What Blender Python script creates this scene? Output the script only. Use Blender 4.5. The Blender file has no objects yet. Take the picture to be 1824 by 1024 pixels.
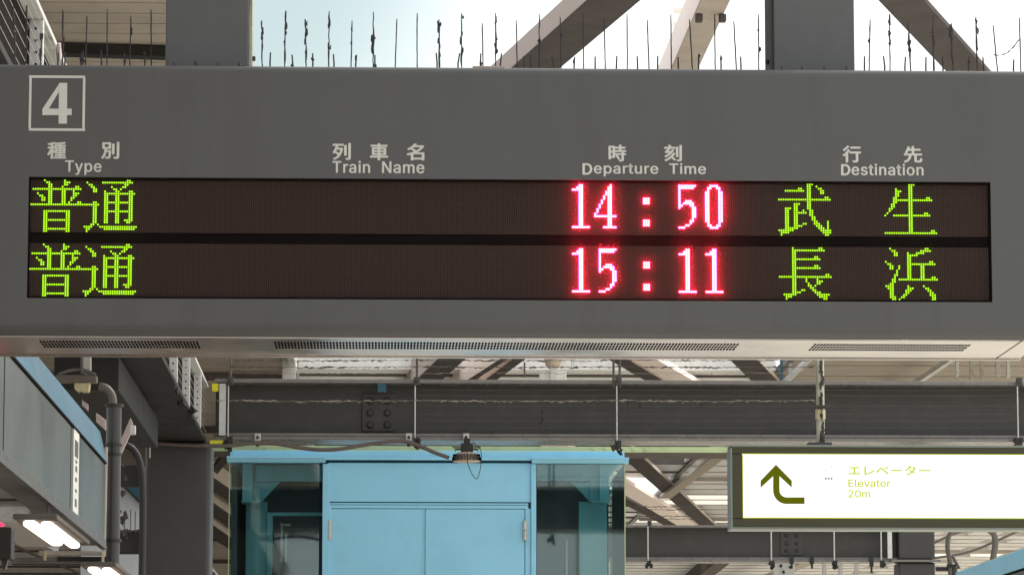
import bpy, bmesh, math, random
from mathutils import Vector
random.seed(11)
S = bpy.context.scene
COL = S.collection
# ------------------------------------------------------------------ camera
F = 6600.0                      # focal length in pixels of the 1824 px wide photograph
PITCH = math.atan(873 / F)
YAW = math.atan(232 * math.cos(PITCH) / F)
CAM = Vector((0, 0, 1.6))
cd = bpy.data.cameras.new('camera'); co = bpy.data.objects.new('camera', cd); COL.objects.link(co)
co.location = CAM; co.rotation_euler = (math.pi / 2 + PITCH, 0, -YAW)
cd.sensor_width = 36; cd.lens = 36 * F / 1824; cd.clip_start = .1; cd.clip_end = 2000
cd.dof.use_dof = False
S.camera = co
# ------------------------------------------------------------------ world, sun, exposure
SUN_EL, SUN_AZ = math.radians(48), math.radians(52)      # azimuth from +Y towards +X
w = bpy.data.worlds.new('World'); S.world = w; w.use_nodes = True
nt = w.node_tree; bg = nt.nodes['Background']
sky = nt.nodes.new('ShaderNodeTexSky'); sky.sky_type = 'NISHITA'; sky.sun_disc = False
sky.sun_elevation = SUN_EL; sky.sun_rotation = SUN_AZ
sky.air_density = 1.0; sky.dust_density = 5.0; sky.ozone_density = 1.0
cl = nt.nodes.new('ShaderNodeMixRGB'); cl.inputs[0].default_value = .78
# bright cloud layer with one thinner, bluer opening low in the north
wtc = nt.nodes.new('ShaderNodeTexCoord'); wdp = nt.nodes.new('ShaderNodeVectorMath'); wdp.operation = 'DOT_PRODUCT'
ha, he = math.radians(-4.5), math.radians(14.0)
wdp.inputs[1].default_value = (math.sin(ha) * math.cos(he), math.cos(ha) * math.cos(he), math.sin(he))
wno = nt.nodes.new('ShaderNodeTexNoise'); wno.inputs['Scale'].default_value = 14; wno.inputs['Detail'].default_value = 5
wad = nt.nodes.new('ShaderNodeMath'); wad.operation = 'MULTIPLY_ADD'; wad.inputs[1].default_value = .002
wmr = nt.nodes.new('ShaderNodeMapRange'); wmr.interpolation_type = 'SMOOTHSTEP'; wmr.inputs[1].default_value = .9922; wmr.inputs[2].default_value = .9992
wmx = nt.nodes.new('ShaderNodeMixRGB'); wmx.inputs[1].default_value = (12.6, 13.0, 13.0, 1); wmx.inputs[2].default_value = (5.6, 7.0, 7.0, 1)
nt.links.new(wtc.outputs['Generated'], wdp.inputs[0]); nt.links.new(wtc.outputs['Generated'], wno.inputs['Vector'])
nt.links.new(wno.outputs[0], wad.inputs[0]); nt.links.new(wdp.outputs['Value'], wad.inputs[2]); nt.links.new(wad.outputs[0], wmr.inputs[0])
nt.links.new(wmr.outputs[0], wmx.inputs[0]); nt.links.new(wmx.outputs[0], cl.inputs[2])
nt.links.new(sky.outputs[0], cl.inputs[1]); nt.links.new(cl.outputs[0], bg.inputs[0])
bg.inputs[1].default_value = .09
sd = bpy.data.lights.new('sun', 'SUN'); sd.energy = 2.5; sd.angle = math.radians(10); sd.color = (1, .93, .84)
so = bpy.data.objects.new('sun', sd); COL.objects.link(so)
sv = Vector((math.sin(SUN_AZ) * math.cos(SUN_EL), math.cos(SUN_AZ) * math.cos(SUN_EL), math.sin(SUN_EL)))
so.rotation_euler = sv.to_track_quat('Z', 'Y').to_euler(); so.location = (6, 6, 20)
S.view_settings.view_transform = 'Standard'; S.view_settings.look = 'None'
S.view_settings.exposure = 0.45; S.view_settings.gamma = 1
S.cycles.use_denoising = True
S.cycles.max_bounces = 6; S.cycles.transparent_max_bounces = 12
S.cycles.sample_clamp_indirect = 6

# ------------------------------------------------------------------ measuring helpers
ROT = co.rotation_euler.to_matrix()
def ray(px, py): return ROT @ Vector((px - 912, 512 - py, -F))
def W(px, py, Y):
    d = ray(px, py); return CAM + d * (Y / d.y)
def WX(px, Y, py=600): return W(px, py, Y).x
def WZ(py, Y, px=908): return W(px, py, Y).z
def H(px, py, z):
    d = ray(px, py); return CAM + d * ((z - CAM.z) / d.z)

# ------------------------------------------------------------------ materials
def mat(name, col, rough=.55, metal=0., var=.12, scale=6., streak=0., bump=.0, spec=.5, emit=None, es=0., dirt=None, dirt_amt=0., coat=0.):
    m = bpy.data.materials.new(name); m.use_nodes = True; n = m.node_tree.nodes; l = m.node_tree.links
    b = n['Principled BSDF']; b.inputs['Roughness'].default_value = rough; b.inputs['Metallic'].default_value = metal
    b.inputs['Specular IOR Level'].default_value = spec
    if coat: b.inputs['Coat Weight'].default_value = coat; b.inputs['Coat Roughness'].default_value = .1
    tc = n.new('ShaderNodeTexCoord')
    ns = n.new('ShaderNodeTexNoise'); ns.inputs['Scale'].default_value = scale; ns.inputs['Detail'].default_value = 6
    ns.inputs['Roughness'].default_value = .6
    l.new(tc.outputs['Object'], ns.inputs['Vector'])
    mr = n.new('ShaderNodeMapRange'); mr.inputs[1].default_value = .3; mr.inputs[2].default_value = .7
    mr.inputs[3].default_value = 1 - var; mr.inputs[4].default_value = 1 + var
    l.new(ns.outputs[0], mr.inputs[0])
    mx = n.new('ShaderNodeVectorMath'); mx.operation = 'SCALE'; mx.inputs[0].default_value = col[:3]
    l.new(mr.outputs[0], mx.inputs['Scale']); out = mx.outputs[0]
    if dirt:
        mp = n.new('ShaderNodeMapping'); mp.inputs['Scale'].default_value = (1, 1, .15 if streak else 1)
        l.new(tc.outputs['Object'], mp.inputs[0])
        n2 = n.new('ShaderNodeTexNoise'); n2.inputs['Scale'].default_value = scale * 2.5; n2.inputs['Detail'].default_value = 8
        n2.inputs['Roughness'].default_value = .7
        l.new(mp.outputs[0], n2.inputs['Vector'])
        r2 = n.new('ShaderNodeMapRange'); r2.inputs[1].default_value = .5; r2.inputs[2].default_value = .75
        r2.inputs[3].default_value = 0; r2.inputs[4].default_value = dirt_amt
        l.new(n2.outputs[0], r2.inputs[0])
        mm = n.new('ShaderNodeMixRGB'); mm.inputs[2].default_value = (*dirt, 1)
        l.new(r2.outputs[0], mm.inputs[0]); l.new(out, mm.inputs[1]); out = mm.outputs[0]
    l.new(out, b.inputs['Base Color'])
    r3 = n.new('ShaderNodeMapRange'); r3.inputs[1].default_value = .3; r3.inputs[2].default_value = .7
    r3.inputs[3].default_value = max(.02, rough - .1); r3.inputs[4].default_value = min(1, rough + .1)
    l.new(ns.outputs[0], r3.inputs[0]); l.new(r3.outputs[0], b.inputs['Roughness'])
    if bump:
        n4 = n.new('ShaderNodeTexNoise'); n4.inputs['Scale'].default_value = scale * 12; n4.inputs['Detail'].default_value = 4
        l.new(tc.outputs['Object'], n4.inputs['Vector'])
        bp = n.new('ShaderNodeBump'); bp.inputs['Strength'].default_value = bump; bp.inputs['Distance'].default_value = .01
        l.new(n4.outputs[0], bp.inputs['Height']); l.new(bp.outputs[0], b.inputs['Normal'])
    if emit: b.inputs['Emission Color'].default_value = (*emit, 1); b.inputs['Emission Strength'].default_value = es
    return m
def emission(name, col, s):
    m = bpy.data.materials.new(name); m.use_nodes = True; n = m.node_tree.nodes; l = m.node_tree.links
    n.remove(n['Principled BSDF']); e = n.new('ShaderNodeEmission'); e.inputs[0].default_value = (*col, 1); e.inputs[1].default_value = s
    l.new(e.outputs[0], n['Material Output'].inputs[0]); return m

M = dict(
    board=mat('grey_board_paint', (.073, .0735, .0725), .45, var=.08, scale=2.2, bump=.05, streak=1, dirt=(.05, .046, .042), dirt_amt=.45),
    under=mat('brushed_bottom_metal', (.40, .37, .34), .2, metal=.9, var=.25, scale=2.5, dirt=(.3, .27, .23), dirt_amt=.5),
    web_dark=mat('sooty_web_steel', (.02, .016, .015), .95, var=.3, spec=.02),
    black=mat('black_trim', (.008, .006, .006), .8, var=.2, spec=.03),
    hole=mat('vent_hole_black', (.006, .005, .005), .9, spec=0),
    hanger=mat('hanger_grey', (.088, .091, .094), .5, var=.14, scale=4, dirt=(.07, .07, .07), dirt_amt=.5),
    white_print=mat('printed_white', (.56, .555, .51), .5, var=.05, scale=20),
    spike=mat('spike_steel', (.035, .03, .034), .6, var=.3, scale=60),
    web=mat('grimy_cobweb', (.07, .06, .055), .95, var=.4, scale=80),
    web_pale=mat('pale_cobweb', (.26, .23, .19), .95, var=.3, scale=80),
    beam=mat('dark_grey_steel', (.043, .042, .038), .6, var=.15, scale=3, bump=.12, dirt=(.1, .095, .08), dirt_amt=.3),
    flange=mat('grey_flange_steel', (.17, .157, .145), .28, var=.12, scale=5, bump=.08, dirt=(.12, .1, .085), dirt_amt=.6),
    girder=mat('charcoal_steel', (.03, .029, .027), .6, var=.3, scale=2.2, bump=.08, spec=.12),
    column=mat('column_grey_paint', (.036, .035, .032), .5, var=.12, scale=3, bump=.05, dirt=(.06, .055, .05), dirt_amt=.4),
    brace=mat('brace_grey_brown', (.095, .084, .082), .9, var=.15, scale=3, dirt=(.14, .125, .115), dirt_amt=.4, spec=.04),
    brace_edge=mat('brace_sunlit_side', (.42, .34, .3), .6, var=.1, scale=3),  # sunlit flank of the dark braces, light put into the colour
    peach=mat('pale_peach_sunlit', (.95, .83, .77), .6, var=.06, scale=3),  # sunlight on the braces put into the colour; the mast shares the tone
    tan=mat('tan_brace_paint', (.44, .39, .34), .9, var=.1, scale=3, spec=.06, dirt=(.3, .25, .2), dirt_amt=.5),
    ceil=mat('beige_ceiling_sheet', (.42, .37, .31), .7, var=.12, scale=1.2, dirt=(.26, .19, .13), dirt_amt=.5),
    ceil_grey=mat('pale_ceiling_sheet', (.66, .65, .63), .65, var=.1, scale=1.5, dirt=(.4, .34, .28), dirt_amt=.5),
    ledge=mat('white_ledge_paint', (.82, .81, .78), .55, var=.06, scale=3, dirt=(.45, .42, .38), dirt_amt=.5),
    purlin=mat('brown_purlin', (.12, .105, .095), .9, var=.15, spec=.06),
    blue=mat('sky_blue_paint', (.25, .56, .74), .42, var=.05, scale=1.6, bump=.03, dirt=(.19, .43, .53), dirt_amt=.4),
    blue_dark=mat('sky_blue_panel_gap', (.03, .07, .08), .6),
    blue_in=mat('teal_steel_inside', (.22, .55, .64), .5, var=.12, scale=3),
    fascia=mat('glossy_blue_fascia', (.036, .11, .16), .5, var=.25, scale=1.8, spec=.2, dirt=(.04, .09, .13), dirt_amt=.6),
    green=mat('pale_green_steel', (.42, .5, .27), .5, var=.1, scale=4, dirt=(.3, .32, .2), dirt_amt=.5),
    dark_in=mat('dark_lift_interior', (.06, .08, .088), .6, var=.3, scale=3),
    steel=mat('bright_galvanised', (.5, .49, .46), .35, metal=.5, var=.15, scale=30, dirt=(.2, .15, .1), dirt_amt=.6),
    post=mat('white_painted_post', (.6, .6, .58), .5, var=.08, scale=8, dirt=(.4, .38, .33), dirt_amt=.5),
    pole=mat('flaking_cream_pole', (.42, .43, .34), .6, var=.15, scale=12, streak=1, dirt=(.09, .075, .05), dirt_amt=.9, bump=.2),
    cable=mat('brown_grey_cable', (.1, .082, .07), .6, var=.2, scale=20),
    rubber=mat('black_rubber', (.014, .013, .012), .6, var=.3, scale=20),
    lamp=mat('dusty_lamp_housing', (.5, .4, .31), .6, var=.2, scale=40, dirt=(.12, .09, .07), dirt_amt=.8),
    sign_frame=mat('olive_sign_frame', (.034, .032, .008), .5, var=.15, scale=5),
    sign_rim=mat('grey_green_rim', (.17, .2, .17), .4, var=.1, scale=6),
    cream=mat('cream_plastic', (.5, .45, .27), .5, var=.1, scale=30),
    pinkish=mat('pale_pink_plate', (.42, .35, .33), .5, var=.1, scale=20),
    pipe=mat('grey_pipe', (.036, .034, .033), .4, var=.15, scale=8),
    tan_dim=mat('dull_tan_pipe', (.12, .105, .09), .6, var=.12, scale=8),
    glass_panel=mat('dark_glossy_panel', (.033, .043, .038), .33, var=.3, scale=1.3),
    yellow=mat('yellow_tape', (.75, .68, .02), .5, var=.1, scale=30),
    wall=mat('pale_wall', (.5, .54, .57), .6, var=.06, scale=4, streak=1, dirt=(.3, .32, .33), dirt_amt=.6),
    concrete=mat('platform_concrete', (.76, .71, .6), .8, var=.15, scale=.8, dirt=(.4, .33, .25), dirt_amt=.5),
    ballast=mat('brown_track_bed', (.2, .15, .115), .9, var=.3, scale=2, bump=.5),
    pale=mat('pale_concrete', (.6, .57, .53), .8, var=.12, scale=.8),
    asphalt=mat('platform_asphalt', (.13, .1, .075), .85, var=.2, scale=2),
)
EM_GREEN = emission('led_green_lit', (.45, 1.0, .02), 1.0)
EM_GREEN_HALO = None
EM_RED = emission('led_red_lit', (1.0, .012, .045), 95.0)
EM_SIGN = emission('backlit_white_sign', (1.0, .995, .94), .9)
EM_TUBE = emission('fluorescent_tube', (1.0, .86, .74), 2.2)
EM_YEL = emission('backlit_yellow_print_and_glow', (.42, .5, .0), 1.0)
EM_OLIVE = emission('backlit_olive_print', (.085, .095, .003), 1.0)
EM_GREY = emission('backlit_grey_print', (.25, .2, .3), 1.0)
EM_FAINT = emission('backlit_faint_print', (.5, .48, .56), 1.0)
EM_DOT = emission('tiny_red_lamp', (1.0, .02, .08), 3.0)

# glass
def glass(name, tint, refl):
    m = bpy.data.materials.new(name); m.use_nodes = True; n = m.node_tree.nodes; l = m.node_tree.links
    n.remove(n['Principled BSDF'])
    t = n.new('ShaderNodeBsdfTransparent'); t.inputs[0].default_value = (*tint, 1)
    g = n.new('ShaderNodeBsdfGlossy'); g.inputs['Roughness'].default_value = .03; g.inputs[0].default_value = (.9, 1, .97, 1)
    fr = n.new('ShaderNodeFresnel'); fr.inputs[0].default_value = refl
    mx = n.new('ShaderNodeMixShader'); l.new(fr.outputs[0], mx.inputs[0]); l.new(t.outputs[0], mx.inputs[1]); l.new(g.outputs[0], mx.inputs[2])
    l.new(mx.outputs[0], n['Material Output'].inputs[0]); return m
def sheer(m, fac):                                    # passes daylight, added to brighten roof parts seen from below
    n = m.node_tree.nodes; l = m.node_tree.links; b = n['Principled BSDF']
    t = n.new('ShaderNodeBsdfTranslucent'); mx = n.new('ShaderNodeMixShader'); mx.inputs[0].default_value = fac
    l.new(b.inputs['Base Color'].links[0].from_socket, t.inputs[0]); l.new(b.outputs[0], mx.inputs[1]); l.new(t.outputs[0], mx.inputs[2])
    l.new(mx.outputs[0], n['Material Output'].inputs[0])
sheer(M['ceil_grey'], .35); sheer(M['ceil'], .1); sheer(M['ledge'], .3)
def halo_sheet():  # added sheet, scatters LED light into a halo around the digits
    m = bpy.data.materials.new('led_halo_scatter'); m.use_nodes = True; n = m.node_tree.nodes; l = m.node_tree.links
    n.remove(n['Principled BSDF']); t = n.new('ShaderNodeBsdfTransparent'); d = n.new('ShaderNodeBsdfTranslucent'); d.inputs[0].default_value = (.9, .66, .62, 1)
    mx = n.new('ShaderNodeMixShader'); mx.inputs[0].default_value = .012; l.new(t.outputs[0], mx.inputs[1]); l.new(d.outputs[0], mx.inputs[2])
    l.new(mx.outputs[0], n['Material Output'].inputs[0]); return m
M['halo_sheet'] = halo_sheet()
M['skylight'] = mat('milky_skylight_sheet', (.85, .83, .78), .6, var=.05); sheer(M['skylight'], .75)
M['glass'] = glass('tinted_lift_glass', (.8, .9, .9), 1.75)

# LED matrix: rows and columns of unlit lens dots
def led_matrix():
    m = bpy.data.materials.new('unlit_led_matrix'); m.use_nodes = True; n = m.node_tree.nodes; l = m.node_tree.links
    b = n['Principled BSDF']; b.inputs['Roughness'].default_value = .6; b.inputs['Specular IOR Level'].default_value = .08
    tc = n.new('ShaderNodeTexCoord'); sep = n.new('ShaderNodeSeparateXYZ'); l.new(tc.outputs['Object'], sep.inputs[0])
    def frac(sock, pitch):
        a = n.new('ShaderNodeMath'); a.operation = 'DIVIDE'; a.inputs[1].default_value = pitch; l.new(sock, a.inputs[0])
        f = n.new('ShaderNodeMath'); f.operation = 'FRACT'; l.new(a.outputs[0], f.inputs[0])
        s = n.new('ShaderNodeMath'); s.operation = 'SUBTRACT'; s.inputs[1].default_value = .5; l.new(f.outputs[0], s.inputs[0])
        p = n.new('ShaderNodeMath'); p.operation = 'POWER'; p.inputs[1].default_value = 2; l.new(s.outputs[0], p.inputs[0])
        return p.outputs[0]
    ad = n.new('ShaderNodeMath'); ad.operation = 'ADD'; l.new(frac(sep.outputs[0], PIT), ad.inputs[0]); l.new(frac(sep.outputs[2], PIT), ad.inputs[1])
    mr = n.new('ShaderNodeMapRange'); mr.inputs[1].default_value = .07; mr.inputs[2].default_value = .15; mr.inputs[3].default_value = 1; mr.inputs[4].default_value = 0
    l.new(ad.outputs[0], mr.inputs[0])
    ns = n.new('ShaderNodeTexNoise'); ns.inputs['Scale'].default_value = 160; l.new(tc.outputs['Object'], ns.inputs['Vector'])
    ml = n.new('ShaderNodeMath'); ml.operation = 'MULTIPLY'; l.new(mr.outputs[0], ml.inputs[0]); l.new(ns.outputs[0], ml.inputs[1])
    mx = n.new('ShaderNodeMixRGB'); mx.inputs[1].default_value = (.023, .0145, .012, 1); mx.inputs[2].default_value = (.095, .059, .05, 1)
    l.new(ml.outputs[0], mx.inputs[0]); l.new(mx.outputs[0], b.inputs['Base Color'])
    return m

# ------------------------------------------------------------------ mesh helpers
class MB:
    def __init__(s): s.v = []; s.f = []
    def add(s, vs, fs):
        o = len(s.v); s.v += [tuple(v) for v in vs]; s.f += [tuple(i + o for i in f) for f in fs]; return s
    def box(s, x0, x1, y0, y1, z0, z1):
        x0, x1 = sorted((x0, x1)); y0, y1 = sorted((y0, y1)); z0, z1 = sorted((z0, z1))
        return s.add([(x0,y0,z0),(x1,y0,z0),(x1,y1,z0),(x0,y1,z0),(x0,y0,z1),(x1,y0,z1),(x1,y1,z1),(x0,y1,z1)],
                     [(0,3,2,1),(4,5,6,7),(0,1,5,4),(1,2,6,5),(2,3,7,6),(3,0,4,7)])
    def pbox(s, px0, py0, px1, py1, Y, d):            # measured rectangle at distance Y, going d back
        xm = (px0 + px1) / 2; ym = (py0 + py1) / 2
        return s.box(W(px0, ym, Y).x, W(px1, ym, Y).x, Y, Y + d, W(xm, py0, Y).z, W(xm, py1, Y).z)
    def bar(s, p0, p1, wd, ht, up=Vector((0, 0, 1))):  # rectangular bar from p0 to p1 (its underside centre line), going ht up
        p0 = Vector(p0); p1 = Vector(p1); d = (p1 - p0).normalized(); sx = d.cross(up).normalized() * wd / 2; u = sx.cross(d).normalized() * ht
        a = []
        for p in (p0, p1): a += [p - sx, p + sx, p + sx + u, p - sx + u]
        return s.add(a, [(0,1,2,3),(7,6,5,4),(0,4,5,1),(1,5,6,2),(2,6,7,3),(3,7,4,0)])
    def tube(s, pts, r, n=8, cap=True):
        pts = [Vector(p) for p in pts]; rs = r if isinstance(r, (list, tuple)) else [r] * len(pts)
        o = len(s.v); prev = None
        for i, p in enumerate(pts):
            d = (pts[min(i + 1, len(pts) - 1)] - pts[max(i - 1, 0)]).normalized()
            a = d.cross(Vector((0, 0, 1)))
            if a.length < .2: a = d.cross(Vector((1, 0, 0)))
            if prev is not None:
                a2 = prev - d * prev.dot(d)
                if a2.length > 1e-5: a = a2
            a.normalize(); prev = a; b = d.cross(a).normalized()
            for k in range(n):
                t = 2 * math.pi * k / n; s.v.append(tuple(p + (a * math.cos(t) + b * math.sin(t)) * rs[i]))
        for i in range(len(pts) - 1):
            for k in range(n):
                k2 = (k + 1) % n; s.f.append((o + i*n + k, o + i*n + k2, o + (i+1)*n + k2, o + (i+1)*n + k))
        if cap:
            s.f.append(tuple(o + k for k in reversed(range(n)))); s.f.append(tuple(o + (len(pts)-1)*n + k for k in range(n)))
        return s
    def poly(s, pts, y0, y1):                          # XZ polygon between y0 and y1
        n = len(pts); o = [(p[0], y0, p[1]) for p in pts] + [(p[0], y1, p[1]) for p in pts]
        return s.add(o, [tuple(range(n)), tuple(reversed(range(n, 2*n)))] + [(i, n + i, n + (i+1) % n, (i+1) % n) for i in range(n)])
    def ppoly(s, pts, Y, d): return s.poly([(W(x, y, Y).x, W(x, y, Y).z) for x, y in pts], Y, Y + d)
    def xprof(s, prof, x0, x1):                        # YZ profile swept along x
        n = len(prof); o = [(x0, *p) for p in prof] + [(x1, *p) for p in prof]
        return s.add(o, [tuple(range(n)), tuple(reversed(range(n, 2*n)))] + [(i, n + i, n + (i+1) % n, (i+1) % n) for i in range(n)])
    def blob(s, c, r, sq=(1, 1, 1), jit=.3):
        c = Vector(c); R = 4; N = 6; o = len(s.v)
        for i in range(R + 1):
            t = math.pi * i / R
            for k in range(N):
                a = 2 * math.pi * k / N; q = r * (1 + random.uniform(-jit, jit))
                s.v.append((c.x + q*math.sin(t)*math.cos(a)*sq[0], c.y + q*math.sin(t)*math.sin(a)*sq[1], c.z + q*math.cos(t)*sq[2]))
        for i in range(R):
            for k in range(N): s.f.append((o+i*N+k, o+(i+1)*N+k, o+(i+1)*N+(k+1)%N, o+i*N+(k+1)%N))
        return s
    def build(s, name, m, parent=None, bevel=0, smooth=False, seg=2):
        off = parent_world(parent)
        me = bpy.data.meshes.new(name); me.from_pydata([(v[0]-off.x, v[1]-off.y, v[2]-off.z) for v in s.v], [], s.f)
        bm = bmesh.new(); bm.from_mesh(me); bmesh.ops.recalc_face_normals(bm, faces=bm.faces); bm.to_mesh(me); bm.free()
        me.materials.append(M[m] if isinstance(m, str) else m)
        o = bpy.data.objects.new(name, me); COL.objects.link(o); o.parent = parent
        if smooth:
            for p in me.polygons: p.use_smooth = True
        if bevel:
            b = o.modifiers.new('bevel', 'BEVEL'); b.width = bevel; b.segments = seg; b.limit_method = 'ANGLE'; b.angle_limit = math.radians(50)
        return o
def parent_world(p):
    v = Vector((0, 0, 0))
    while p is not None: v += p.location; p = p.parent
    return v
def thing(name, loc, label, cat, group=None):
    o = bpy.data.objects.new(name, None); COL.objects.link(o); o.location = loc; o.empty_display_size = .1
    return tag(o, label, cat, group)
def tag(o, label, cat, group=None):
    o['label'] = label; o['category'] = cat
    if group: o['group'] = group
    return o
def struct(o): o['kind'] = 'structure'; return o
def centre(o):                                        # put a single-mesh thing's origin at its own base
    me = o.data; xs = [v.co for v in me.vertices]
    c = Vector((sum(v.x for v in xs)/len(xs), sum(v.y for v in xs)/len(xs), min(v.z for v in xs)))
    for v in me.vertices: v.co = v.co - c
    o.location = o.location + c; return o

import os
try: INTER = bpy.data.fonts.load(os.path.join(bpy.utils.system_resource('DATAFILES', path='fonts'), 'Inter.woff2'))
except Exception: INTER = None
def text_part(body, px0, py0, px1, py1, Y, m, parent, name='lettering', bold=0., thick=.0012, spacing=1.0, fat=0.):
    cu = bpy.data.curves.new(name, 'FONT'); cu.body = body; cu.size = 1; cu.offset = bold; cu.space_character = spacing
    cu.resolution_u = 4
    if INTER and ord(body[0]) < 500: cu.font = INTER
    o = bpy.data.objects.new(name, cu); COL.objects.link(o)
    dg = bpy.context.evaluated_depsgraph_get(); me = bpy.data.meshes.new_from_object(o.evaluated_get(dg))
    bpy.data.objects.remove(o); bpy.data.curves.remove(cu)
    xs = [v.co.x for v in me.vertices]; ys = [v.co.y for v in me.vertices]
    x0, x1, y0, y1 = min(xs), max(xs), min(ys), max(ys)
    A = W(px0, (py0+py1)/2, Y).x; B = W(px1, (py0+py1)/2, Y).x; Z1 = W((px0+px1)/2, py0, Y).z; Z0 = W((px0+px1)/2, py1, Y).z
    off = parent_world(parent)
    if fat:
        q = (WX(1001, Y) - WX(1000, Y)) * fat; src = [v.co.copy() for v in me.vertices]; fs = [tuple(p.vertices) for p in me.polygons]
        A += q; B -= q; Z1 -= q*.7; Z0 += q*.7; vs = []; ff = []
        for i, (ox, oz) in enumerate(((0,0),(1,0),(-1,0),(0,.7),(0,-.7),(.7,.5),(-.7,-.5),(.7,-.5),(-.7,.5))):
            b0 = len(vs); vs += [Vector((A + (c.x-x0)/(x1-x0)*(B-A) + ox*q, Y - thick + i*.00009, Z0 + (c.y-y0)/(y1-y0)*(Z1-Z0) + oz*q)) - off for c in src]; ff += [tuple(k+b0 for k in f) for f in fs]
        me2 = bpy.data.meshes.new(name); me2.from_pydata(vs, [], ff); me = me2
    else:
      for v in me.vertices:
        v.co = Vector((A + (v.co.x-x0)/(x1-x0)*(B-A), Y - thick, Z0 + (v.co.y-y0)/(y1-y0)*(Z1-Z0))) - off
    me.materials.clear(); me.materials.append(M[m] if isinstance(m, str) else m)
    ob = bpy.data.objects.new(name, me); COL.objects.link(ob); ob.parent = parent
    return ob

# ================================================================== SETTING: ground
struct(MB().box(-60, -.4, -20, 400, -.3, 0).build('platform', 'asphalt'))
struct(MB().box(-.398, 2.9, -20, 400, -.3, .004).build('pavement', 'pale')) ; struct(MB().box(2.902, 60, -20, 400, -.3, .006).build('pavement', 'concrete'))  # unseen floor, strips toned for reflections on the board's underside
g_ = MB(); g_.add([(-900,-900,-.35),(900,-900,-.35),(900,900,-.35),(-900,900,-.35)], [(0,1,2,3)]); struct(g_.build('ground', 'ballast'))

# ================================================================== DEPARTURE BOARD
Y0 = 10.0; BD = .46
bx0, bx1 = WX(-52, Y0), WX(1868, Y0)
bz1 = WZ(119, Y0); bz0 = WZ(601, Y0)
board = thing('departure_board', ((bx0+bx1)/2, Y0 + BD/2, bz0), 'long grey hanging LED departure board showing 14:50 and 15:11 trains, box number 4', 'departure board')
def arc(cy, cz, r, a0, a1, n=6): return [(cy + r*math.cos(math.radians(a0+(a1-a0)*i/n)), cz + r*math.sin(math.radians(a0+(a1-a0)*i/n))) for i in range(n+1)]
# screen opening
sx0, sx1 = WX(49.5, Y0, 424), WX(1766, Y0, 430)
sz1, sz0 = WZ(319.8, Y0), WZ(534.5, Y0)
rt, rb = .024, .045
def front_strip(mb, x0, x1, za, zb):                  # flat face pieces around the opening
    mb.box(x0, x1, Y0, Y0+.03, za, zb)
fb = MB()
# upper band with rounded top edge and lower band with rounded bottom edge
up = [(Y0, sz1)] + [(Y0 + rt - rt*math.cos(t), bz1 - rt + rt*math.sin(t)) for t in [math.pi/2*i/6 for i in range(7)]] + [(Y0+BD, bz1), (Y0+BD, sz1)]
lo = [(Y0+BD, sz0), (Y0+BD, bz0+.004), (Y0+rb+.01, bz0+.004)] + [(Y0 + rb - rb*math.sin(t), bz0 + .001 + rb*.8 - rb*.8*math.cos(t)) for t in [math.pi/2*i/6 for i in range(7)]] + [(Y0, sz0)]
fb.xprof(up, bx0, bx1); fb.xprof(lo, bx0, bx1)
fb.box(bx0, sx0, Y0, Y0+BD, sz0, sz1); fb.box(sx1, bx1, Y0, Y0+BD, sz0, sz1)
fb.box(sx0, sx1, Y0+.05, Y0+BD, sz0, sz1)
fb.build('casing', 'board', board)
# underside plate
MB().box(bx0+.012, WX(1822, Y0, 603)-.002, Y0+.03, Y0+BD-.012, bz0-.002, bz0+.004).box(WX(1822, Y0, 603)+.002, bx1-.004, Y0+.03, Y0+BD-.012, bz0-.002, bz0+.004).box(bx0, bx1, Y0+BD-.01, Y0+BD+.004, bz0-.006, bz0+.03).build('bottom_plate', 'under', board, bevel=.002)
for a, b in ((65, 348), (488, 1326), (1461, 1744)):
    vm = MB(); xa, xb = WX(a, Y0, 610), WX(b, Y0, 610); n = int((xb-xa)/.0089); zz = bz0 - .0026
    for i in range(n+1):
        for k in range(3):
            cx = xa + i*.0089; cy = Y0 + .125 + k*.058 ; pts = []
            for j in range(8):
                t = 2*math.pi*j/8; pts.append((cx + .0035*math.cos(t), cy + .024*math.sin(t), zz))
            vm.add(pts, [tuple(range(8))])
    vm.build('ventilation_grille', 'hole', board)
# screen frame and matrix
MB().box(sx0, sx1, Y0+.006, Y0+.05, sz1-.006, sz1).box(sx0, sx1, Y0+.006, Y0+.05, sz0, sz0+.006).box(sx0, sx0+.005, Y0+.006, Y0+.05, sz0+.006, sz1-.006).box(sx1-.005, sx1, Y0+.006, Y0+.05, sz0+.006, sz1-.006).build('screen_frame', 'black', board)
YL = Y0 + .014                                        # face of the LED matrix
c0x = WX(55.1, YL, 370); PIT = (WX(1387.8, YL, 370) - c0x) / 336
r1z = WZ(325.6, YL, 900); r2z = WZ(439.6, YL, 900)
M['led'] = led_matrix()
for zt in (r1z, r2z):
    ztop = zt + .7*PIT; zbot = zt - 23.6*PIT
    pe = thing('tmp', (0, 0, 0), '', ''); bpy.data.objects.remove(pe)
    mb = MB().box(c0x - .8*PIT, sx1-.0055, YL, YL+.02, zbot, ztop)
    o = mb.build('led_row', 'led', board)
    # put the origin of this panel so that dots sit at whole pitches
    sh = Vector((c0x - .5*PIT, YL, zt - .5*PIT)) - parent_world(board)
    for v in o.data.vertices: v.co -= sh
    o.location = sh
MB().box(sx0+.005, sx1-.005, YL+.004, YL+.02, r2z + .71*PIT, r1z - 23.61*PIT).build('divider_bar', 'black', board)

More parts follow.
